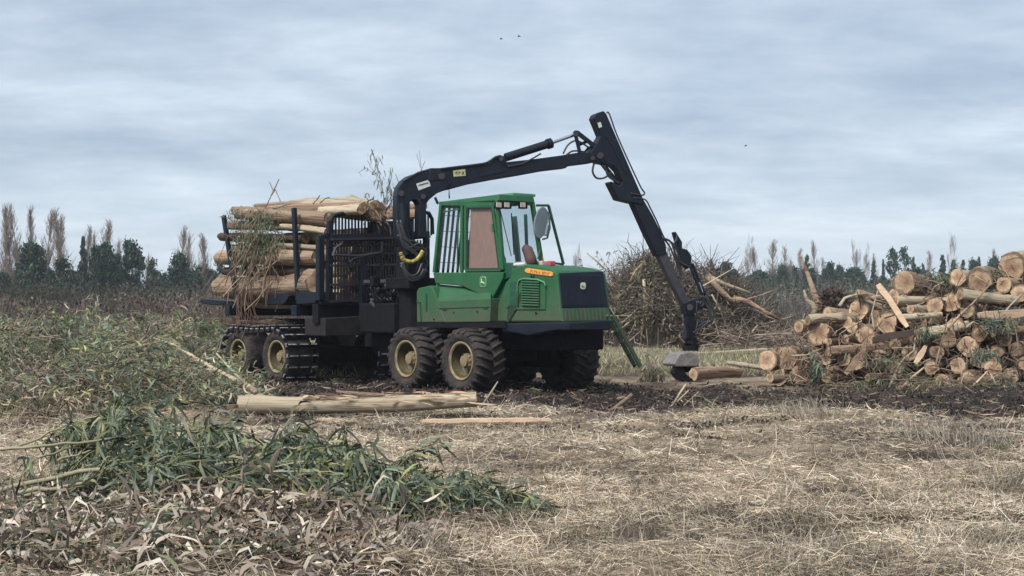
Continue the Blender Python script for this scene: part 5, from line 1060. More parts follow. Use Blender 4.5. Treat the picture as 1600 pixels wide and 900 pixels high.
for pts, rs, m, lab in [
    ([(1006, 436), (1007, 470), (1004, 510), (1001, 540)], .07, 'bark_pale', 'pale upright pole standing before the brush pile'),
    ([(1007, 452), (1016, 475), (1019, 505), (1017, 540)], .045, 'bark', 'thinner crooked pole right of the pale upright one'),
    ([(1112, 434), (1130, 443), (1150, 450), (1172, 458)], .10, 'bark_pale', 'straight pale log jutting right from the top of the brush pile'),
    ([(1105, 430), (1124, 452), (1140, 468), (1156, 472)], .16, 'bark', 'thick log with broken bright end on the right slope of the pile'),
    ([(1146, 465), (1170, 472), (1195, 488), (1221, 500)], .13, 'bark_red', 'long brown trunk pointing down right from the brush pile'),
    ([(1180, 482), (1200, 495), (1222, 503)], .06, 'bark_pale', 'thin pole lying under the long brown trunk'),
    ([(1165, 468), (1190, 461), (1212, 452)], .04, 'bark', 'thin branch rising right off the long brown trunk'),
    ([(1013, 545), (1035, 540), (1055, 532)], .07, 'bark_pale', 'short pale stick lying low before the brush pile'),
    ([(1163, 540), (1172, 522), (1184, 508)], .06, 'bark_pale', 'whitish bent branch at the right foot of the pile'),
    ([(1106, 508), (1125, 520), (1148, 540)], .05, 'bark_pale', 'pale branch fanning out at the foot behind the grapple'),
    ([(1112, 460), (1125, 485), (1135, 505)], .045, 'bark_pale', 'bare branch drooping on the right slope of the pile'),
    ([(955, 520), (975, 510), (990, 498)], .06, 'bark_pale', 'broken pale branch at the left foot behind the ladder'),
    ([(985, 440), (992, 425), (1003, 412)], .07, 'bark', 'dark forked branch curving over the pile near its left top'),
    ([(917, 395), (932, 408), (944, 420)], .045, 'white', 'bleached straight branch poking up left of the pile top')]:
    stickobj('dead_branch', [bp(x, y) for x, y in pts], [rs * (1 - .35 * i / (len(pts) - 1)) for i in range(len(pts))], 'bark_pale' if m == 'white' else m, lab, group='dead branches of the brush pile', n=6)
DY = 58.
stickobj('dead_tree', [A(x, y, DY) for x, y in ((1250, 398), (1262, 428), (1272, 458), (1279, 475), (1284, 492))], [.03, .08, .12, .15, .19], 'bark', 'leaning dead trunk broken off at the top behind the heap', 'tree trunk', forks=[([A(1277, 468, DY), A(1288, 458, DY), A(1297, 450, DY)], [.04, .03, .01])])
stickobj('dead_branch', [A(x, y, DY - 1) for x, y in ((1256, 453), (1260, 468), (1269, 475), (1274, 484), (1270, 492))], [.03, .07, .11, .1, .12], 'bark_pale', 'bleached broken limb left of the leaning dead trunk', 'branch')
rp_ = NP(); r2 = np.random.default_rng(8); n_ = 900; cpt = np.array(A(1302, 478, DY)); pp = cpt + nrm(r2.normal(size=(n_, 3))) * [.75, .4, .62] * r2.uniform(.5, 1.1, (n_, 1)); rp_.quads(pp, r2.uniform(.05, .16, n_), pal(n_, [(.03, .022, .02), (.06, .045, .04), (.10, .075, .06)], None, .2, r2))
ra = pp[:160]; rp_.segs(ra, ra + nrm(ra - cpt) * r2.uniform(.15, .5, (160, 1)), .02, .006, pal(160, [(.09, .06, .05)], None, .2, r2))
tag(rp_.build('root_plate', 'twig'), 'dark earthy root plate of an upturned stump behind the heap', 'tree stump')

# ------------------------------------------------------------------ slash of felled branches on the left
GREENS = [(.105, .15, .075), (.14, .185, .115), (.18, .21, .085), (.08, .12, .085), (.25, .25, .12), (.30, .25, .17), (.13, .095, .07)]
def in_slash(px, py): return inpoly(px, py, [(-60, 492), (345, 492), (325, 510), (318, 596), (395, 620), (355, 640), (300, 640), (150, 634), (105, 655), (60, 652), (40, 628), (-60, 622)])
def slash():
    r = np.random.default_rng(31); n = 5600; px = r.uniform(-60, 410, n); Y = 23.5 * (95 / 23.5) ** (r.random(n) ** 1.15); X = (px - 800) / FP * Y; py = HY + EYE / Y * FP
    k = in_slash(px, py); X, Y = X[k], Y[k]; n = len(X); hum = np.clip(.52 + fbm(X * .45 + 2, Y * .30, 3) * 1.6, .08, 1.6) * (.75 + Y / 110) * (1 - .8 * sstep(215, 320, (X / Y * FP + 800)) * (Y < 36)); Z = gh(X, Y)
    P = np.stack([X, Y, Z + hum * r.uniform(.2, 1, n)], 1); a = r.uniform(0, 6.28, n); D = nrm(np.stack([np.cos(a), np.sin(a) * .7, r.normal(size=n) * .35 + .05], 1))
    zone = fbm(X * .35 + 12, Y * .25, 3); cc = pal(n, GREENS, [3, 3, 3, 2, 2, 2, 2], .15, r); br = pal(n, [(.2, .15, .105), (.12, .085, .065), (.28, .23, .17)], None, .15, r); w_ = (sstep(.1, .45, zone) * .7)[:, None]; cc = np.where(r.random((n, 1)) < w_, br, cc); cc = cc * (1 + 1.1 * fbm(X * .9 + 5, Y * .5, 3))[:, None].clip(.45, 1.7)
    L_ = r.uniform(.5, 1.5, n); T = NP(); E_ = P + D * L_[:, None] - [0, 0, .1] * L_[:, None]; E_[:, 2] = np.maximum(E_[:, 2], Z + .02)
    T.segs(P, E_, r.uniform(.006, .018, n), .004, pal(n, [(.2, .155, .11), (.27, .22, .16), (.12, .09, .07), (.17, .17, .10)], None, .2, r))
    m = r.choice(n, 900, replace=False); T.segs(P[m], P[m] + nrm(D[m] + [0, 0, .9]) * r.uniform(.3, 1.0, (900, 1)), .012, .003, pal(900, [(.26, .21, .16), (.16, .12, .09)], None, .2, r))
    T.build('felled_twigs', 'twig', None, 'stuff')
    tag(bpy.data.objects['felled_twigs'], 'thin twigs of felled branches strewn over the left of the field', 'twigs')
    per = 20; i = np.repeat(np.arange(n), per); t = r.random(n * per); Q = P[i] * (1 - t[:, None]) + E_[i] * t[:, None] + r.normal(size=(n * per, 3)) * [.07, .07, .05]
    DD = D[i] * .7 + r.normal(size=(n * per, 3)) * .5 + [0, 0, -.45]; c = np.clip(cc[i] * (1 + r.normal(size=(n * per, 1)) * .22), .01, 1)
    far_ = 1 + np.clip(Y[i] - 35, 0, 60) / 50; Lf = NP(); Lf.leaves(Q, DD, r.uniform(.10, .26, n * per) * far_, r.uniform(.018, .040, n * per) * far_, c, .35); o = Lf.build('felled_foliage', 'leaf', None, 'stuff')
    tag(o, 'green and browning foliage of felled branches covering the left of the field', 'foliage')
slash()
def bush(px, py, Y, wpx, hpx, cols, n, lab, name='leafy_branch', droop=-.8, twigs=12, seed=1, L=(.1, .2), mname='leaf', cat='branch', group=None, parent=None):
    r = np.random.default_rng(seed * 13 + int(px)); c = A(px, py, Y); rx = wpx / FP * Y / 2; rz2 = hpx / FP * Y / 2; root = empty(name, c); tag(root, lab, cat, group)
    T = NP(); tips = r.normal(size=(twigs, 3)) * [rx * .55, rx * .3, rz2 * .55]; b0 = np.tile(np.array([[0, 0, -rz2 * .3]]), (twigs, 1)) + r.normal(size=(twigs, 3)) * .04; T.segs(b0, tips, .010, .004, pal(twigs, [(.2, .18, .1), (.18, .13, .09)], None, .2, r)); T.build('stem', 'twig', root)
    Lf = NP(); k = r.integers(0, twigs, n); t = r.uniform(.25, 1.15, n)[:, None]; Q = b0[k] * (1 - t) + tips[k] * t + r.normal(size=(n, 3)) * [rx * .16, rx * .1, rz2 * .16]; hue = pal(twigs, cols, None, .12, r)[k]
    Lf.leaves(Q, r.normal(size=(n, 3)) * .5 + tips[k] * .8 + [0, 0, droop], r.uniform(*L, n), r.uniform(.016, .03, n), np.clip(hue * (1 + r.normal(size=(n, 1)) * .2), .01, 1), .3); Lf.build('leaves', mname, root, 'stuff'); return root
BG = [(.065, .092, .070), (.09, .12, .09), (.12, .14, .09)]; GG = [(.07, .105, .05), (.10, .14, .06), (.13, .15, .07)]
GL = 'leafy boughs rising from the slash on the left'
bush(122, 636, 25.6, 66, 58, BG, 700, 'blue green bushy bough tip standing between straw and slash', group=GL, twigs=26)
bush(8, 640, 24.5, 60, 60, BG, 420, 'grey green bough drooping at the left photo edge', group=GL, twigs=16, seed=3)
bush(165, 598, 30, 60, 36, BG, 420, 'bluish bough above the bushy bough tip', group=GL, twigs=16, seed=4)
bush(88, 495, 62, 60, 30, GG, 600, 'bright green bough rising at the back of the slash, left', group=GL, twigs=24, seed=5, L=(.15, .3))
bush(315, 508, 50, 60, 34, GG, 700, 'bright green bough beside the rear wheels of the machine', group=GL, twigs=24, seed=6, L=(.15, .3))
bush(225, 520, 48, 90, 30, BG, 600, 'broad grey green bough in the middle of the slash', group=GL, twigs=24, seed=7, L=(.14, .28))
bush(40, 545, 40, 90, 34, [(.16, .17, .06), (.12, .14, .07)], 600, 'yellow green bough at the left edge of the slash', group=GL, twigs=24, seed=8)
bush(345, 622, 25.4, 90, 18, BG, 500, 'low leafy bough lying before the rear wheels', group=GL, twigs=24, seed=9)
bush(275, 585, 31, 120, 36, GG, 700, 'olive leafy bough under the bare whitish branch', group=GL, twigs=26, seed=10)
bush(1022, 583, 35.5, 60, 36, [(.12, .13, .08), (.18, .15, .10), (.1, .1, .07)], 450, 'dull green leafy tangle left of the grapple', group='leafy bits near the grapple and heap', twigs=22, seed=11)
GH_ = 'leafy bits near the grapple and heap'
for k, (px, py, wpx, hpx, n_, cols, lab, dY) in enumerate([(1271, 575, 34, 46, 260, BG, 'dark green leaves hanging over the low cracked log end', -1.1), (1392, 562, 110, 40, 240, [(.12, .13, .08), (.09, .12, .08), (.2, .17, .12)], 'leafy sticks slanting over the middle front of the heap', -1.1),
    (1474, 432, 60, 34, 420, [(.05, .075, .045), (.07, .09, .05), (.12, .12, .06)], 'dark leafy bough on top of the heap left of the red hearted log', .3), (1556, 432, 44, 26, 220, [(.10, .11, .05), (.14, .12, .07)], 'olive leafy bough beside the huge top right log', .2),
    (1560, 503, 54, 30, 380, BG, 'dark green leaf clump below the pale split slab', -.9), (1538, 549, 40, 30, 260, BG, 'leaves over the mossy log end at lower right', -.9), (1446, 516, 40, 30, 200, BG, 'small leaf clump in the hollow below the orange ringed end', -.8),
    (1430, 592, 120, 26, 380, [(.1, .11, .07), (.16, .13, .09)], 'leafy debris at the foot of the heap in the middle', -1.0), (1560, 600, 110, 26, 380, [(.1, .11, .07), (.14, .11, .08)], 'leafy debris at the foot of the heap on the right', -1.0), (1330, 598, 90, 16, 160, [(.1, .12, .07), (.15, .12, .09)], 'leafy debris at the foot of the heap on the left', -1.0), (1345, 462, 40, 20, 160, GG, 'mossy leafy tuft on the crest left of the orange plank', .2)]):
    bush(px, py, YH(py) + dY, wpx, hpx, cols, n_, lab, group=GH_, twigs=int(n_ / 18), seed=40 + k, droop=-.5)

def heap_debris():
    r = np.random.default_rng(91); n = 900; px = r.uniform(1225, 1640, n); top = np.interp(px, [1180, 1280, 1340, 1400, 1480, 1560, 1640], [560, 495, 470, 440, 430, 405, 400]); py = top + (605 - top) * r.random(n) ** .8
    Y = YH(py) - r.uniform(-.5, .55, n); P = np.stack([(px - 800) / FP * Y, Y, EYE + (HY - py) / FP * Y], 1); T = NP(); D = nrm(r.normal(size=(n, 3)) * [.9, .5, .6] + [0, -.1, -.5]); L_ = r.uniform(.12, .75, n); c = pal(n, [(.17, .11, .08), (.27, .2, .145), (.09, .065, .05), (.36, .29, .2)], [4, 3, 4, 1], .2, r)
    M1 = P + D * (L_ / 2)[:, None] + r.normal(size=(n, 3)) * .05; E_ = M1 + nrm(D + [0, 0, -.4]) * (L_ / 2)[:, None]; E_[:, 2] = np.maximum(E_[:, 2], .03); M1[:, 2] = np.maximum(M1[:, 2], .03); w0 = r.uniform(.004, .018, n); T.segs(P, M1, w0, w0, c); T.segs(M1, E_, w0, w0 * .5, c)
    T.leaves(P[:500], r.normal(size=(500, 3)) + [0, 0, -.6], r.uniform(.1, .3, 500), .03, pal(500, [(.2, .14, .1), (.12, .09, .07), (.10, .12, .08)], None, .2, r), .4)
    tag(T.build('hanging_debris', 'twig', None, 'stuff'), 'bark strips and twigs caught between the logs of the heap', 'twigs')
heap_debris()
# tangle hanging from the load
def tangle():
    r = np.random.default_rng(61); root = empty('bark_tangle', w_(S(395, 360, -1.55))); tag(root, 'tangle of hanging bark strips and leafy twigs over the rear of the load', 'branches')
    o = np.array(root.location); T = NP()
    for k in range(150):
        px, py = r.uniform(362, 436), r.uniform(330, 440); p = np.array(w_(S(px, py, -1.52 + r.uniform(-.12, .1)))) - o; d = nrm(np.array([r.normal() * .35 - .15, 0, -1.])) if r.random() < .75 else nrm(r.normal(size=3) * [1, .3, .5]); pts = [p]
        L_ = r.uniform(.3, 1.5) * (1 if py < 400 else .8) if d[2] < -.7 else r.uniform(.15, .45)
        for i in range(5): d = nrm(d + r.normal(size=3) * .16 + [0, 0, -.06]); pts.append(pts[-1] + d * L_ / 5)
        pts = np.array(pts); w0 = r.uniform(.006, .018); c = pal(1, [(.24, .18, .12), (.17, .115, .08), (.32, .26, .19), (.10, .07, .05)], None, .15, r); T.segs(pts[:-1], pts[1:], w0, w0 * .8, np.tile(c, (5, 1)))
    for k in range(16):                          # longer strips down to the wheels
        p = np.array(w_(S(r.uniform(366, 398), r.uniform(440, 470), -1.6))) - o; pts = [p]; d = np.array([0, 0, -1.])
        for i in range(6): d = nrm(d + r.normal(size=3) * .12); pts.append(pts[-1] + d * r.uniform(.1, .26))
        pts = np.array(pts); T.segs(pts[:-1], pts[1:], .014, .011, np.tile(pal(1, [(.2, .12, .09), (.15, .09, .07)], None, .1, r), (6, 1)))
    for pts in ([(395, 372), (410, 335), (424, 305), (436, 280)], [(424, 305), (430, 296), (437, 312), (441, 322)], [(428, 300), (421, 284)], [(376, 322), (388, 328), (398, 333)], [(420, 330), (440, 322), (455, 318)], [(489, 318), (495, 312), (500, 305)], [(500, 317), (508, 310), (515, 308)], [(570, 309), (572, 302), (576, 303), (577, 309)], [(575, 312), (570, 304)]):
        P = np.array([np.array(w_(S(x, y, -1.2))) - o for x, y in pts]); T.segs(P[:-1], P[1:], .018, .012, np.tile(np.array([.24, .19, .14]), (len(P) - 1, 1)))
    T.build('hanging_strips', 'twig', root, 'stuff'); Lf = NP(); n = 1500; cx_ = r.uniform(366, 432, 16); cy_ = r.uniform(334, 400, 16); ci = r.integers(0, 16, n); px = cx_[ci] + r.normal(size=n) * 9; py = np.maximum(cy_[ci] + r.normal(size=n) * 11, 326)
    Q = np.array([np.array(w_(S(x, y, -1.5 + q))) - o for x, y, q in zip(px, py, r.uniform(-.15, .15, n))]); Lf.leaves(Q, r.normal(size=(n, 3)) * .6 + [0, 0, -.9], r.uniform(.10, .2, n), r.uniform(.015, .026, n), pal(n, [(.06, .10, .05), (.09, .14, .07), (.13, .14, .08), (.2, .16, .11)], [3, 3, 2, 1], .2, r), .3); Lf.build('leaves', 'leaf', root, 'stuff')
tangle()
def sprig():
    r = np.random.default_rng(62); root = empty('eucalyptus_sprig', w_(S(603, 335, .6))); tag(root, 'thin leafy sapling tops rising against the sky behind the load', 'branch'); o = np.array(root.location); T = NP(); Lf = NP()
    for pts, w in (([(603, 338), (600, 310), (592, 270), (583, 240), (580, 233)], .02), ([(596, 300), (588, 275), (572, 262), (560, 270)], .011), ([(594, 280), (580, 262), (574, 250)], .01), ([(601, 315), (607, 295), (612, 275), (610, 262)], .014), ([(603, 320), (615, 300), (625, 290), (618, 272)], .012), ([(606, 335), (612, 310), (608, 290)], .012), ([(590, 262), (592, 250), (590, 243)], .008)):
        P = np.array([np.array(w_(S(x, y, .6))) - o for x, y in pts]); T.segs(P[:-1], P[1:], w, w * .7, np.tile(np.array([.2, .18, .15]), (len(P) - 1, 1)))
        m = 24 if pts[0][0] > 600 else 7; k = r.integers(1, len(P), m); t = r.random((m, 1)); Q = P[k - 1] * (1 - t) + P[k] * t + r.normal(size=(m, 3)) * .06
        Lf.leaves(Q, r.normal(size=(m, 3)) * .4 + [0, 0, -1.], r.uniform(.12, .24, m), .024, pal(m, [(.09, .11, .08), (.12, .13, .10)], None, .2, r), .3)
    T.build('stems', 'twig', root, 'stuff'); Lf.build('leaves', 'leaf', root, 'stuff')
    root = empty('eucalyptus_sprig', w_(S(657, 300, 1.2))); tag(root, 'single faint bare twig tip above the crane knuckle', 'branch'); o = np.array(root.location); T = NP()
    for pts in ([(656, 290), (658, 262), (655, 235)], [(657, 262), (653, 248), (651, 240)], [(657, 270), (662, 256), (664, 252)]):
        P = np.array([np.array(w_(S(x, y, 1.2))) - o for x, y in pts]); T.segs(P[:-1], P[1:], .009, .007, np.tile(np.array([.25, .24, .24]), (len(P) - 1, 1)))
    T.build('stems', 'twig', root, 'stuff')
sprig()

# ------------------------------------------------------------------ straw, grass, mud litter
STRAW = [(.53, .43, .31), (.68, .59, .45), (.43, .36, .28), (.25, .19, .135), (.33, .30, .25), (.13, .095, .07), (.19, .21, .09)]
def straw():
    r = np.random.default_rng(71)
    for (name, lab, n, Y0, Y1, pw, wt) in (('trampled_straw', 'trampled dry straw covering the near field', 250000, 8.2, 16.5, .95, [5, 3, 4, 3, 2, 2, .3]), ('trampled_straw', 'trampled dry straw covering the middle of the field', 145000, 16.5, 30, .95, [5, 3, 4, 3, 3, 2, .5])):
        X, Y = scatter(n, Y0, Y1, -170, 1900, r, pw); mm = mudmask(X, Y); pile = pileh(X, Y); keep = (r.random(n) > mm * 1.02) & (r.random(n) > sstep(.04, .36, fbm(X * 1.1 + 8, Y * 2.3, 4)) * .9) & (r.random(n) > sstep(.03, .12, pile) * .95); X, Y = X[keep], Y[keep]; n = len(X)
        zc = fbm(X * .6, Y * .6, 4); ang = r.uniform(0, 6.28, n); lift = r.normal(size=n) * .2 + .04; lift = np.where(r.random(n) < .035, r.uniform(.8, 2.5, n), lift)
        D = nrm(np.stack([np.cos(ang), np.sin(ang), lift], 1)); tone = (1 + zc * .6)[:, None] * np.where(fbm(X * 2.2, Y * 2.6 + 3, 4) > .18, .55, 1.08)[:, None]; gg = (sstep(.15, .5, fbm(X * .25 + 30, Y * .3, 3)) * .35)
        c = pal(n, STRAW, wt, .18, r) * tone; c = np.where(r.random((n, 1)) < gg[:, None] * .6, pal(n, [(.16, .18, .08), (.2, .21, .11)], None, .15, r), c)
        Z = gh(X, Y) + r.uniform(-.01, .05, n) * (1 + zc); Lh = r.uniform(.04, .1, n) + r.random(n) ** 4 * .22; o = NP(); o.blades(np.stack([X, Y, Z], 1), D, Lh, r.uniform(.0022, .0045, n) * (.65 + Y / 17), np.clip(c, .01, .9), .3)
        tag(o.build(name, 'straw', None, 'stuff'), lab, 'straw')
    # standing grey grass along the mud's edge
    T = NP(); cl = [(px, py, s) for px, py, s in ((1000, 655, .7), (1040, 650, .6), (1180, 655, .8), (1225, 655, 1), (1245, 658, 1.1), (1270, 658, 1.1), (1290, 662, 1), (1345, 665, .8), (1440, 690, 1), (1470, 695, 1.2), (1500, 690, 1.2), (1530, 700, 1.2), (1560, 705, 1.2), (1590, 700, 1), (1410, 680, .7), (1600, 760, 1.0), (1570, 800, .9), (1450, 850, .9), (1490, 860, .9), (1520, 845, .8), (1300, 870, .7), (640, 885, 1.1), (655, 870, .8), (720, 800, .8), (735, 805, .7), (1240, 885, .7), (1590, 870, 1.1), (880, 650, .5), (500, 655, .5), (580, 660, .5), (1120, 660, .6))]
    for px, py, s in cl:
        Y = EYE * FP / (py - HY); n = int(110 * s); cx = (px - 800) / FP * Y; P = np.stack([cx + r.normal(size=n) * .22 * s, Y + r.normal(size=n) * .22 * s, np.zeros(n)], 1); P[:, 2] = gh(P[:, 0], P[:, 1])
        lean = r.normal(size=2) * .3; D = np.stack([r.normal(size=n) * .5 + lean[0], r.normal(size=n) * .4 + lean[1], np.ones(n)], 1); T.blades(P, D, r.uniform(.06, .34, n) * s, .0035 * (.6 + Y / 20), pal(n, [(.33, .28, .23), (.22, .19, .165), (.42, .36, .27), (.17, .18, .11)], [3, 3, 2, 1], .25, r), .35)
    n = 15000; X, Y = scatter(n, 9, 27, -170, 1900, r); k = (fbm(X * .4 + 50, Y * .35, 3) > .0) & (r.random(n) > mudmask(X, Y)) & (pileh(X, Y) < .05); X, Y = X[k], Y[k]; n = len(X)
    T.blades(np.stack([X, Y, gh(X, Y)], 1), np.stack([r.normal(size=n) * .45, r.normal(size=n) * .45, np.ones(n)], 1), r.uniform(.05, .19, n), .003 * (.6 + Y / 18), pal(n, [(.40, .34, .26), (.5, .43, .33), (.27, .24, .2), (.17, .2, .09)], [3, 2, 2, 1.2], .15, r), .3)
    tag(T.build('dry_grass', 'straw', None, 'stuff'), 'standing grey dry grass along the edge of the mud', 'grass')
    # far grass beyond the machine
    T = NP(); n = 26000; X, Y = scatter(n, 38, 78, 300, 1900, r); T.blades(np.stack([X, Y, np.zeros(n)], 1), np.stack([r.normal(size=n) * .6, r.normal(size=n) * .6, np.ones(n)], 1), r.uniform(.08, .28, n), .022, pal(n, [(.2, .2, .11), (.28, .25, .16), (.15, .15, .09), (.34, .3, .22)], None, .2, r), .3)
    tag(T.build('rough_grass', 'straw', None, 'stuff'), 'rough greenish grass behind the machine and grapple', 'grass')
    # clods and chips on the mud
    n = 80000; X, Y = scatter(n, 18, 40, -100, 1900, r, .9); k = r.random(n) < mudmask(X, Y); X, Y = X[k], Y[k]; n = len(X); C_ = NP()
    C_.quads(np.stack([X, Y, gh(X, Y) + r.uniform(0, .05, n)], 1), r.uniform(.012, .055, n), pal(n, [(.028, .022, .02), (.05, .038, .032), (.085, .065, .05), (.16, .12, .09)], [4, 4, 2, .8], .2, r))
    tag(C_.build('mud_clods', 'clod', None, 'stuff'), 'dark clods of churned wet soil', 'mud')
    n = 12000; X, Y = scatter(n, 18, 37, -100, 1900, r, .9); k = r.random(n) < mudmask(X, Y) + .04; X, Y = X[k], Y[k]; n = len(X); C_ = NP(); a = r.uniform(0, 6.28, n)
    C_.leaves(np.stack([X, Y, gh(X, Y) + .03], 1), np.stack([np.cos(a), np.sin(a), r.normal(size=n) * .2], 1), r.uniform(.05, .4, n), r.uniform(.008, .03, n), pal(n, [(.3, .22, .15), (.42, .34, .24), (.2, .14, .1), (.11, .12, .07)], [2, 1, 3, 2], .2, r), .25)
    tag(C_.build('bark_chips', 'dryleaf', None, 'stuff'), 'bark chips and leaf scraps strewn over the mud', 'bark chips')

def wheel_mud():
    r = np.random.default_rng(72); C_ = NP()
    for x in FWX + RWX:
        for y, n in ((-1.33, 520), (1.33, 200)):
            u = r.normal(size=n) * .42; v = r.choice([-1, 1], n) * (.40 + np.abs(r.normal(size=n)) * .12); lx, ly = x + u, y + v * (np.abs(u) < .5) + (np.abs(u) >= .5) * r.uniform(-.4, .4, n)
            X = OX + lx * CT + ly * ST; Y = OY - lx * ST + ly * CT; h = .13 * np.exp(-(u / .6) ** 2); P = np.stack([X, Y, gh(X, Y) + h * r.random(n)], 1)
            C_.quads(P, r.uniform(.025, .085, n), pal(n, [(.025, .02, .018), (.045, .035, .03), (.075, .058, .046)], None, .2, r))
    tag(C_.build('mud_ridges', 'clod', None, 'stuff'), 'pushed up soil round the feet of the wheels', 'mud')
    T = NP(); n = 260; lx = r.uniform(-8.8, -6.6, n); ly = r.uniform(-1.7, -.95, n); X = OX + lx * CT + ly * ST; Y = OY - lx * ST + ly * CT; P = np.stack([X, Y, 1.3 + r.uniform(-.02, .14, n)], 1); a = r.uniform(0, 6.28, n)
    T.segs(P, P + np.stack([np.cos(a), np.sin(a), r.normal(size=n) * .15], 1) * r.uniform(.1, .45, (n, 1)), .009, .005, pal(n, [(.14, .105, .08), (.24, .19, .14), (.07, .05, .04)], None, .2, r))
    tag(T.build('track_debris', 'twig', None, 'stuff'), 'twigs and bark lying on top of the rear band track', 'twigs')
wheel_mud()

# ------------------------------------------------------------------ cut branches in the foreground
def make_leafmesh(seed, w=.13):
    r = random.Random(seed); me = bpy.data.meshes.new('leaf'); n = 7; vs = []; b = r.uniform(.05, .35); s = r.uniform(-.22, .22); tw = r.uniform(-.8, .8)
    for i in range(n):
        t = i / (n - 1); ww = w * math.sin(math.pi * (t * .93 + .05)) ** .8 * .5; a = tw * t; c = (t, s * 4 * t * (1 - t) * .5, -b * t * t)
        vs += [(c[0], c[1] - ww * math.cos(a), c[2] - ww * math.sin(a)), (c[0], c[1], c[2] - ww * .22), (c[0], c[1] + ww * math.cos(a), c[2] + ww * math.sin(a))]
    me.from_pydata(vs, [], [(i * 3 + k, i * 3 + k + 1, i * 3 + k + 4, i * 3 + k + 3) for i in range(n - 1) for k in (0, 1)]); me.shade_smooth(); return me
GLM = [mat('green_leaf', (.07, .098, .055), (.12, .15, .09), rough=.42, scale=3, rnd=.35), mat('yellow_green_leaf', (.16, .19, .07), (.2, .2, .09), rough=.45, scale=3, rnd=.3)]
DLM = [mat('dry_brown_leaf', (.16, .115, .085), (.22, .165, .125), rough=.7, scale=4, rnd=.4), mat('bleached_leaf', (.42, .36, .28), (.33, .27, .21), rough=.7, scale=4, rnd=.25)]
LMS = {}
for key, ms, w in (('g', GLM, .135), ('d', DLM, .17)):
    for j, mm_ in enumerate(ms):
        for k in range(6): me = make_leafmesh(k + 10 * j + (100 if key == 'd' else 0), w); me.materials.append(mm_); LMS[(key, j, k)] = me
def fbranch(ctrl, r0, lab, nleaf, nobj, kind, seed, start=.3, spread=.28, group='cut leafy branches in the foreground', side=16, leafc=None, Lr=(.13, .23), sag=-.5):
    r = np.random.default_rng(seed); P = [np.array(A(*c)) for c in ctrl]; root = empty('cut_branch', P[0]); tag(root, lab, 'branch', group); o = P[0]
    path = []
    for i in range(len(P) - 1):
        p0, p1, p2, p3 = P[max(i - 1, 0)], P[i], P[i + 1], P[min(i + 2, len(P) - 1)]
        for k in range(5): t = k / 5; path.append(.5 * ((2 * p1) + (p2 - p0) * t + (2 * p0 - 5 * p1 + 4 * p2 - p3) * t * t + (3 * p1 - p0 - 3 * p2 + p3) * t ** 3))
    path.append(P[-1]); path = np.array(path) - o; m = len(path); path[1:-1] += r.normal(size=(m - 2, 3)) * .008
    bc = 'branch_green' if kind == 'g' else 'branch_brown'
    MB().tube([Vector(p) for p in path], list(np.linspace(r0, r0 * .3, m)), 7).build('stem', bc, root, smooth=True)
    T = NP(); tw = []
    for k in range(side):
        i = int(r.uniform(start * .6, .97) * (m - 1)); d0 = path[min(i + 1, m - 1)] - path[max(i - 1, 0)]; d = nrm(d0 / np.linalg.norm(d0) + r.normal(size=3) * [.5, .6, .4]); pts = [path[i]]; L_ = r.uniform(.5, 1.1) * spread * 2.2
        for q in range(4): d = nrm(d + r.normal(size=3) * .15 + [0, 0, -.10]); pts.append(pts[-1] + d * L_ / 4)
        pts = np.array(pts); zmin = gh(pts[:, 0] + o[0], pts[:, 1] + o[1]) + .02 - o[2]; pts[:, 2] = np.maximum(pts[:, 2], zmin); tw.append(pts)
        T.segs(pts[:-1], pts[1:], .0055, .0035, np.tile(np.array([.20, .19, .09]) if kind == 'g' else np.array([.2, .145, .09]), (4, 1)), 4)
    T.build('twigs', 'twig', root, 'stuff')
    tot = nleaf + nobj; k = r.integers(0, side, tot); u = r.uniform(.15, 1, tot) * 4; ui = np.minimum(u.astype(int), 3); f = (u - ui)[:, None]; TT = np.array(tw)
    Q = TT[k, ui] * (1 - f) + TT[k, ui + 1] * f + r.normal(size=(tot, 3)) * .018; D = nrm(TT[k, ui + 1] - TT[k, ui]) * .6 + r.normal(size=(tot, 3)) * .45 + [0, 0, sag]
    gl = gh(Q[:, 0] + o[0], Q[:, 1] + o[1]) - o[2]; low = Q[:, 2] - gl < .1; D[low, 2] = np.abs(D[low, 2]) * .1; Q[:, 2] = np.maximum(Q[:, 2], gl + .01)
    col = leafc or ([(.065, .09, .055), (.13, .16, .115), (.15, .17, .07), (.04, .055, .038), (.24, .23, .13)] if kind == 'g' else [(.17, .125, .095), (.26, .21, .16), (.10, .075, .06), (.38, .33, .26)])
    Lf = NP(); Lf.leaves(Q[:nleaf], D[:nleaf], r.uniform(*Lr, nleaf), r.uniform(.017, .031, nleaf), pal(nleaf, col, [4, 4, 2, 3, 1] if len(col) == 5 else None, .28, r), .6); Lf.build('leaves', 'leaf' if kind == 'g' else 'dryleaf', root, 'stuff')
    for q in range(nleaf, tot):
        me = LMS[(kind, int(r.random() < (.22 if kind == 'g' else .5)), int(r.integers(6)))]; lo = bpy.data.objects.new('leaf', me); COL.objects.link(lo); lo.parent = root; lo.location = Q[q] + r.normal(size=3) * .01 + [0, -.02, .015]
        lo.rotation_mode = 'QUATERNION'; lo.rotation_quaternion = Vector(D[q]).to_track_quat('X', 'Z') @ Matrix.Rotation(r.uniform(-1, 1), 3, 'X').to_quaternion(); s = r.uniform(.15, .24); lo.scale = (s, s, s)
M['branch_green'] = mat('olive_bark', (.22, .21, .12), (.30, .26, .17), rough=.6, scale=5, stretch=(1, 1, 1)); M['branch_brown'] = mat('brown_twig_bark', (.20, .15, .10), (.30, .25, .17), rough=.8, scale=6)
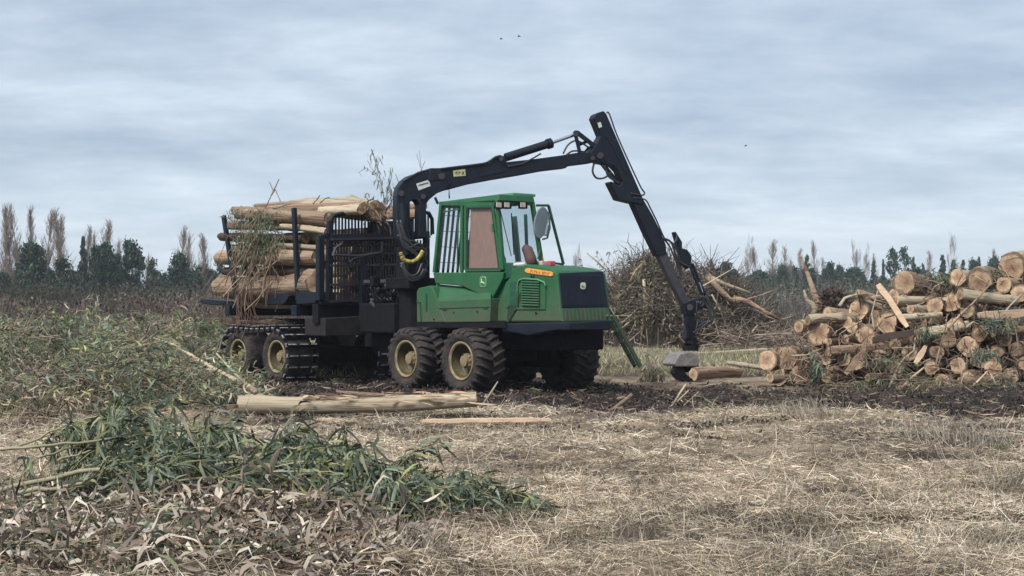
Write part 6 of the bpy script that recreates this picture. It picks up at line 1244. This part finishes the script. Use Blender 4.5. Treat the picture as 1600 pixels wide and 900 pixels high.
for k, (ctrl, r0, lab, nl, sd, st) in enumerate([
    ([(-30, 778, 12.0), (120, 742, 12.3), (240, 738, 12.4), (350, 729, 12.6), (470, 728, 12.6), (560, 722, 12.5)], .022, 'longest olive stem crossing the foreground pile to its leafy middle', 430, 22, .5),
    ([(-30, 800, 11.5), (90, 768, 11.8), (200, 756, 12.0), (300, 752, 12.1), (420, 742, 12.2), (530, 745, 12.1)], .018, 'second olive stem running just below the longest one', 430, 22, .5),
    ([(-30, 712, 13.2), (60, 702, 13.3), (160, 692, 13.5), (260, 684, 13.6), (330, 690, 13.4)], .016, 'thin stem along the upper left rim of the foreground pile', 330, 18, .35),
    ([(30, 775, 11.7), (110, 762, 11.8), (200, 744, 12.0), (245, 725, 12.3), (300, 705, 12.8)], .02, 'stem bending up to the left leafy crest of the pile', 330, 20, .5),
    ([(240, 738, 12.4), (330, 712, 12.8), (400, 700, 12.9), (470, 695, 12.8)], .012, 'branch forming the top edge of the pile left of centre', 420, 18, .2),
    ([(330, 730, 12.6), (430, 705, 12.6), (500, 697, 12.6), (565, 706, 12.4), (600, 735, 12.1)], .012, 'arching branch with long drooping leaves at the pile crest', 560, 22, .25),
    ([(420, 745, 12.1), (500, 730, 12.1), (560, 728, 12.0), (620, 750, 11.9)], .012, 'thickly leaved branch at the deep green centre of the pile', 560, 22, .2),
    ([(460, 760, 11.8), (520, 758, 11.8), (570, 780, 11.7), (610, 798, 11.7)], .010, 'low dark branch drooping to the straw below the pile centre', 420, 18, .2),
    ([(540, 745, 12.1), (620, 735, 12.2), (680, 738, 12.2), (730, 755, 12.2)], .010, 'branch on the right lobe of the pile, top edge', 430, 18, .25),
    ([(560, 765, 12.0), (650, 756, 12.1), (720, 764, 12.1), (775, 784, 12.2)], .010, 'branch ending at the right tip of the pile', 430, 18, .25),
    ([(560, 785, 11.8), (640, 780, 11.8), (700, 786, 11.9), (740, 795, 12.0)], .009, 'lowest branch of the right lobe lying on straw', 360, 16, .2),
    ([(20, 700, 13.6), (90, 670, 13.8), (150, 652, 13.8), (215, 662, 13.6)], .012, 'highest bushy sprays at the upper left of the pile', 420, 18, .3),
    ([(90, 720, 13.0), (150, 700, 13.2), (250, 672, 13.3), (330, 680, 13.2)], .012, 'spray rising behind the thin upper left stem', 420, 18, .3),
    ([(60, 715, 13.3), (130, 692, 13.7), (200, 676, 13.9), (240, 680, 13.9)], .012, 'bushy branch at the upper left top of the pile', 380, 16, .25),
    ([(-30, 815, 10.8), (20, 800, 10.9), (60, 790, 11.0), (110, 786, 11.1)], .012, 'leafy branch at the left photo edge below the long stems', 260, 14, .2),
    ([(60, 860, 9.9), (140, 850, 10.0), (230, 845, 10.0), (300, 860, 9.9)], .010, 'green branch lying among brown leaves at the bottom left', 260, 14, .25),
    ([(130, 770, 12.0), (230, 735, 12.6), (330, 735, 12.6), (420, 720, 12.7)], .012, 'thin stem crossing behind the longest one', 330, 14, .35)]):
    fbranch([(a_, b_ - (4 if k < 4 else 0), c_ - (.55 if k < 4 else 0)) for a_, b_, c_ in ctrl], r0, lab, nl, sd, 'g', 200 + k, start=st)
for k, (ctrl, lab) in enumerate([
    ([(300, 745, 12.0), (380, 745, 11.9), (450, 752, 11.7), (510, 775, 11.5)], 'leafy branch drooping in front of the two long stems'),
    ([(340, 735, 12.2), (420, 728, 12.0), (480, 735, 11.8), (530, 765, 11.5)], 'dense blue green branch hanging left of the deep green centre'),
    ([(430, 730, 12.0), (500, 720, 11.9), (550, 735, 11.7), (585, 775, 11.4)], 'dense branch with the longest hanging leaves at the deep green centre'),
    ([(400, 765, 11.4), (460, 770, 11.3), (520, 785, 11.2), (560, 803, 11.2)], 'dark leafy branch at the lower edge next to withered leaves'),
    ([(590, 760, 11.8), (650, 765, 11.6), (700, 775, 11.6), (750, 793, 11.7)], 'leafy branch in the middle of the right lobe'),
    ([(200, 720, 12.9), (270, 705, 13.0), (330, 700, 13.0), (390, 705, 12.8)], 'leafy branch behind the stems left of centre'),
    ([(100, 740, 12.5), (170, 722, 12.7), (240, 712, 12.8), (300, 718, 12.6)], 'leafy branch under the upper left crest of the pile'),
    ([(180, 862, 9.9), (260, 870, 9.7), (330, 880, 9.6), (400, 885, 9.5)], 'short green branch among brown leaves at the bottom')]):
    fbranch(ctrl, .010, lab, 480 if k < 7 else 240, 24, 'g', 260 + k, start=.2)
GD = 'withered brown branches in the foreground'
for k, (ctrl, r0, lab, nl, sd) in enumerate([(c + (n1, s1)) for c, n1, s1 in zip([
    ([(-30, 840, 10.6), (60, 800, 10.9), (120, 780, 11.2), (180, 770, 11.4)], .016, 'brown knotted stem rising from the left edge'),
    ([(0, 880, 9.6), (80, 845, 10.1), (170, 790, 10.9), (240, 770, 11.2)], .012, 'withered branch crossing the lower left of the pile'),
    ([(150, 790, 10.9), (230, 775, 11.1), (330, 770, 11.2), (420, 790, 11.0)], .014, 'withered branch with bleached leaves under the green stems'),
    ([(260, 850, 9.9), (350, 830, 10.2), (430, 815, 10.4), (520, 830, 10.3)], .012, 'withered branch with curled leaves in the bottom middle'),
    ([(330, 880, 9.5), (420, 865, 9.7), (520, 860, 9.8), (600, 870, 9.7)], .012, 'withered branch along the bottom photo edge'),
    ([(380, 780, 11.1), (450, 775, 11.2), (520, 790, 11.0), (600, 830, 10.5)], .012, 'withered branch sloping right below the deep green centre'),
    ([(20, 815, 10.7), (110, 812, 10.6), (200, 815, 10.5), (290, 820, 10.4)], .010, 'withered twiggy branch low on the left'),
    ([(520, 850, 10.0), (600, 850, 10.0), (660, 865, 9.8), (720, 885, 9.6)], .009, 'withered branch running out onto the straw at bottom centre')], [220, 240, 260, 280, 260, 300, 200, 160], [18, 22, 26, 30, 26, 26, 16, 14])]):
    fbranch(ctrl, r0, lab, nl, sd, 'd', 300 + k, start=.15, group=GD, spread=.22, side=14, sag=-.5, Lr=(.08, .16))
def litter():
    r = np.random.default_rng(81); n = 26000; Y = r.uniform(8.4, 13.6, n); px = r.uniform(-60, 800, n); X = (px - 800) / FP * Y; h = pileh(X, Y); k = r.random(n) < sstep(.015, .13, h) * (1 - .72 * sstep(11.0, 12.4, Y)); X, Y, h, px = X[k], Y[k], h[k], px[k]; n = len(X); z = gh(X, Y)
    P = np.stack([X, Y, z + r.uniform(.0, .05, n) + h * .12 * r.random(n)], 1); D = r.normal(size=(n, 3)) * [1, 1, .38] + [.2, -.1, -.05]
    c = pal(n, [(.19, .135, .095), (.28, .215, .155), (.10, .075, .06), (.05, .04, .034), (.44, .38, .31), (.60, .54, .45)], [4, 4, 3, 3, 3, 1.6], .2, r); g = (px < 330) & (r.random(n) < .22); c = np.where(g[:, None], pal(n, [(.10, .13, .09), (.15, .17, .10)], None, .2, r), c)
    L_ = NP(); L_.leaves(P, D, r.uniform(.07, .18, n), r.uniform(.013, .03, n), c, 1.0); b = (r.random(n) < .075) & (Y < 11.6); L_.leaves(P[b] + [0, 0, .05], D[b] + [0, 0, .2], r.uniform(.13, .22, b.sum()), r.uniform(.022, .036, b.sum()), pal(b.sum(), [(.50, .44, .36), (.36, .30, .24), (.26, .20, .16)], None, .15, r), .9, seed=5); m = 450; k = r.integers(0, n, m); a = r.uniform(0, 6.28, m); L_.segs(P[k] + [0, 0, .03], P[k] + np.stack([np.cos(a), np.sin(a) * .6, r.normal(size=m) * .15], 1) * r.uniform(.1, .5, (m, 1)) + [0, 0, .04], .004, .002, pal(m, [(.28, .22, .13), (.2, .15, .1), (.33, .3, .17)], None, .2, r))
    tag(L_.build('leaf_litter', 'dryleaf', None, 'stuff'), 'thick litter of withered brown leaves under the cut branches', 'leaves')
litter(); straw()

# ------------------------------------------------------------------ haze over the field
def haze():
    b = MB().box((0, 500, 9), (1500, 1180, 20)).build('haze', 'hose'); b.data.materials.clear()
    m = bpy.data.materials.new('thin_haze'); m.use_nodes = True; nt = m.node_tree; nt.nodes.remove(nt.nodes['Principled BSDF']); v = nt.nodes.new('ShaderNodeVolumePrincipled')
    v.inputs['Density'].default_value = .00028; v.inputs['Color'].default_value = (.86, .92, 1, 1); nt.links.new(v.outputs[0], nt.nodes['Material Output'].inputs['Volume'])
    b.data.materials.append(m); tag(b, 'thin pale haze in front of the far trees', 'haze', kind='stuff')
haze()
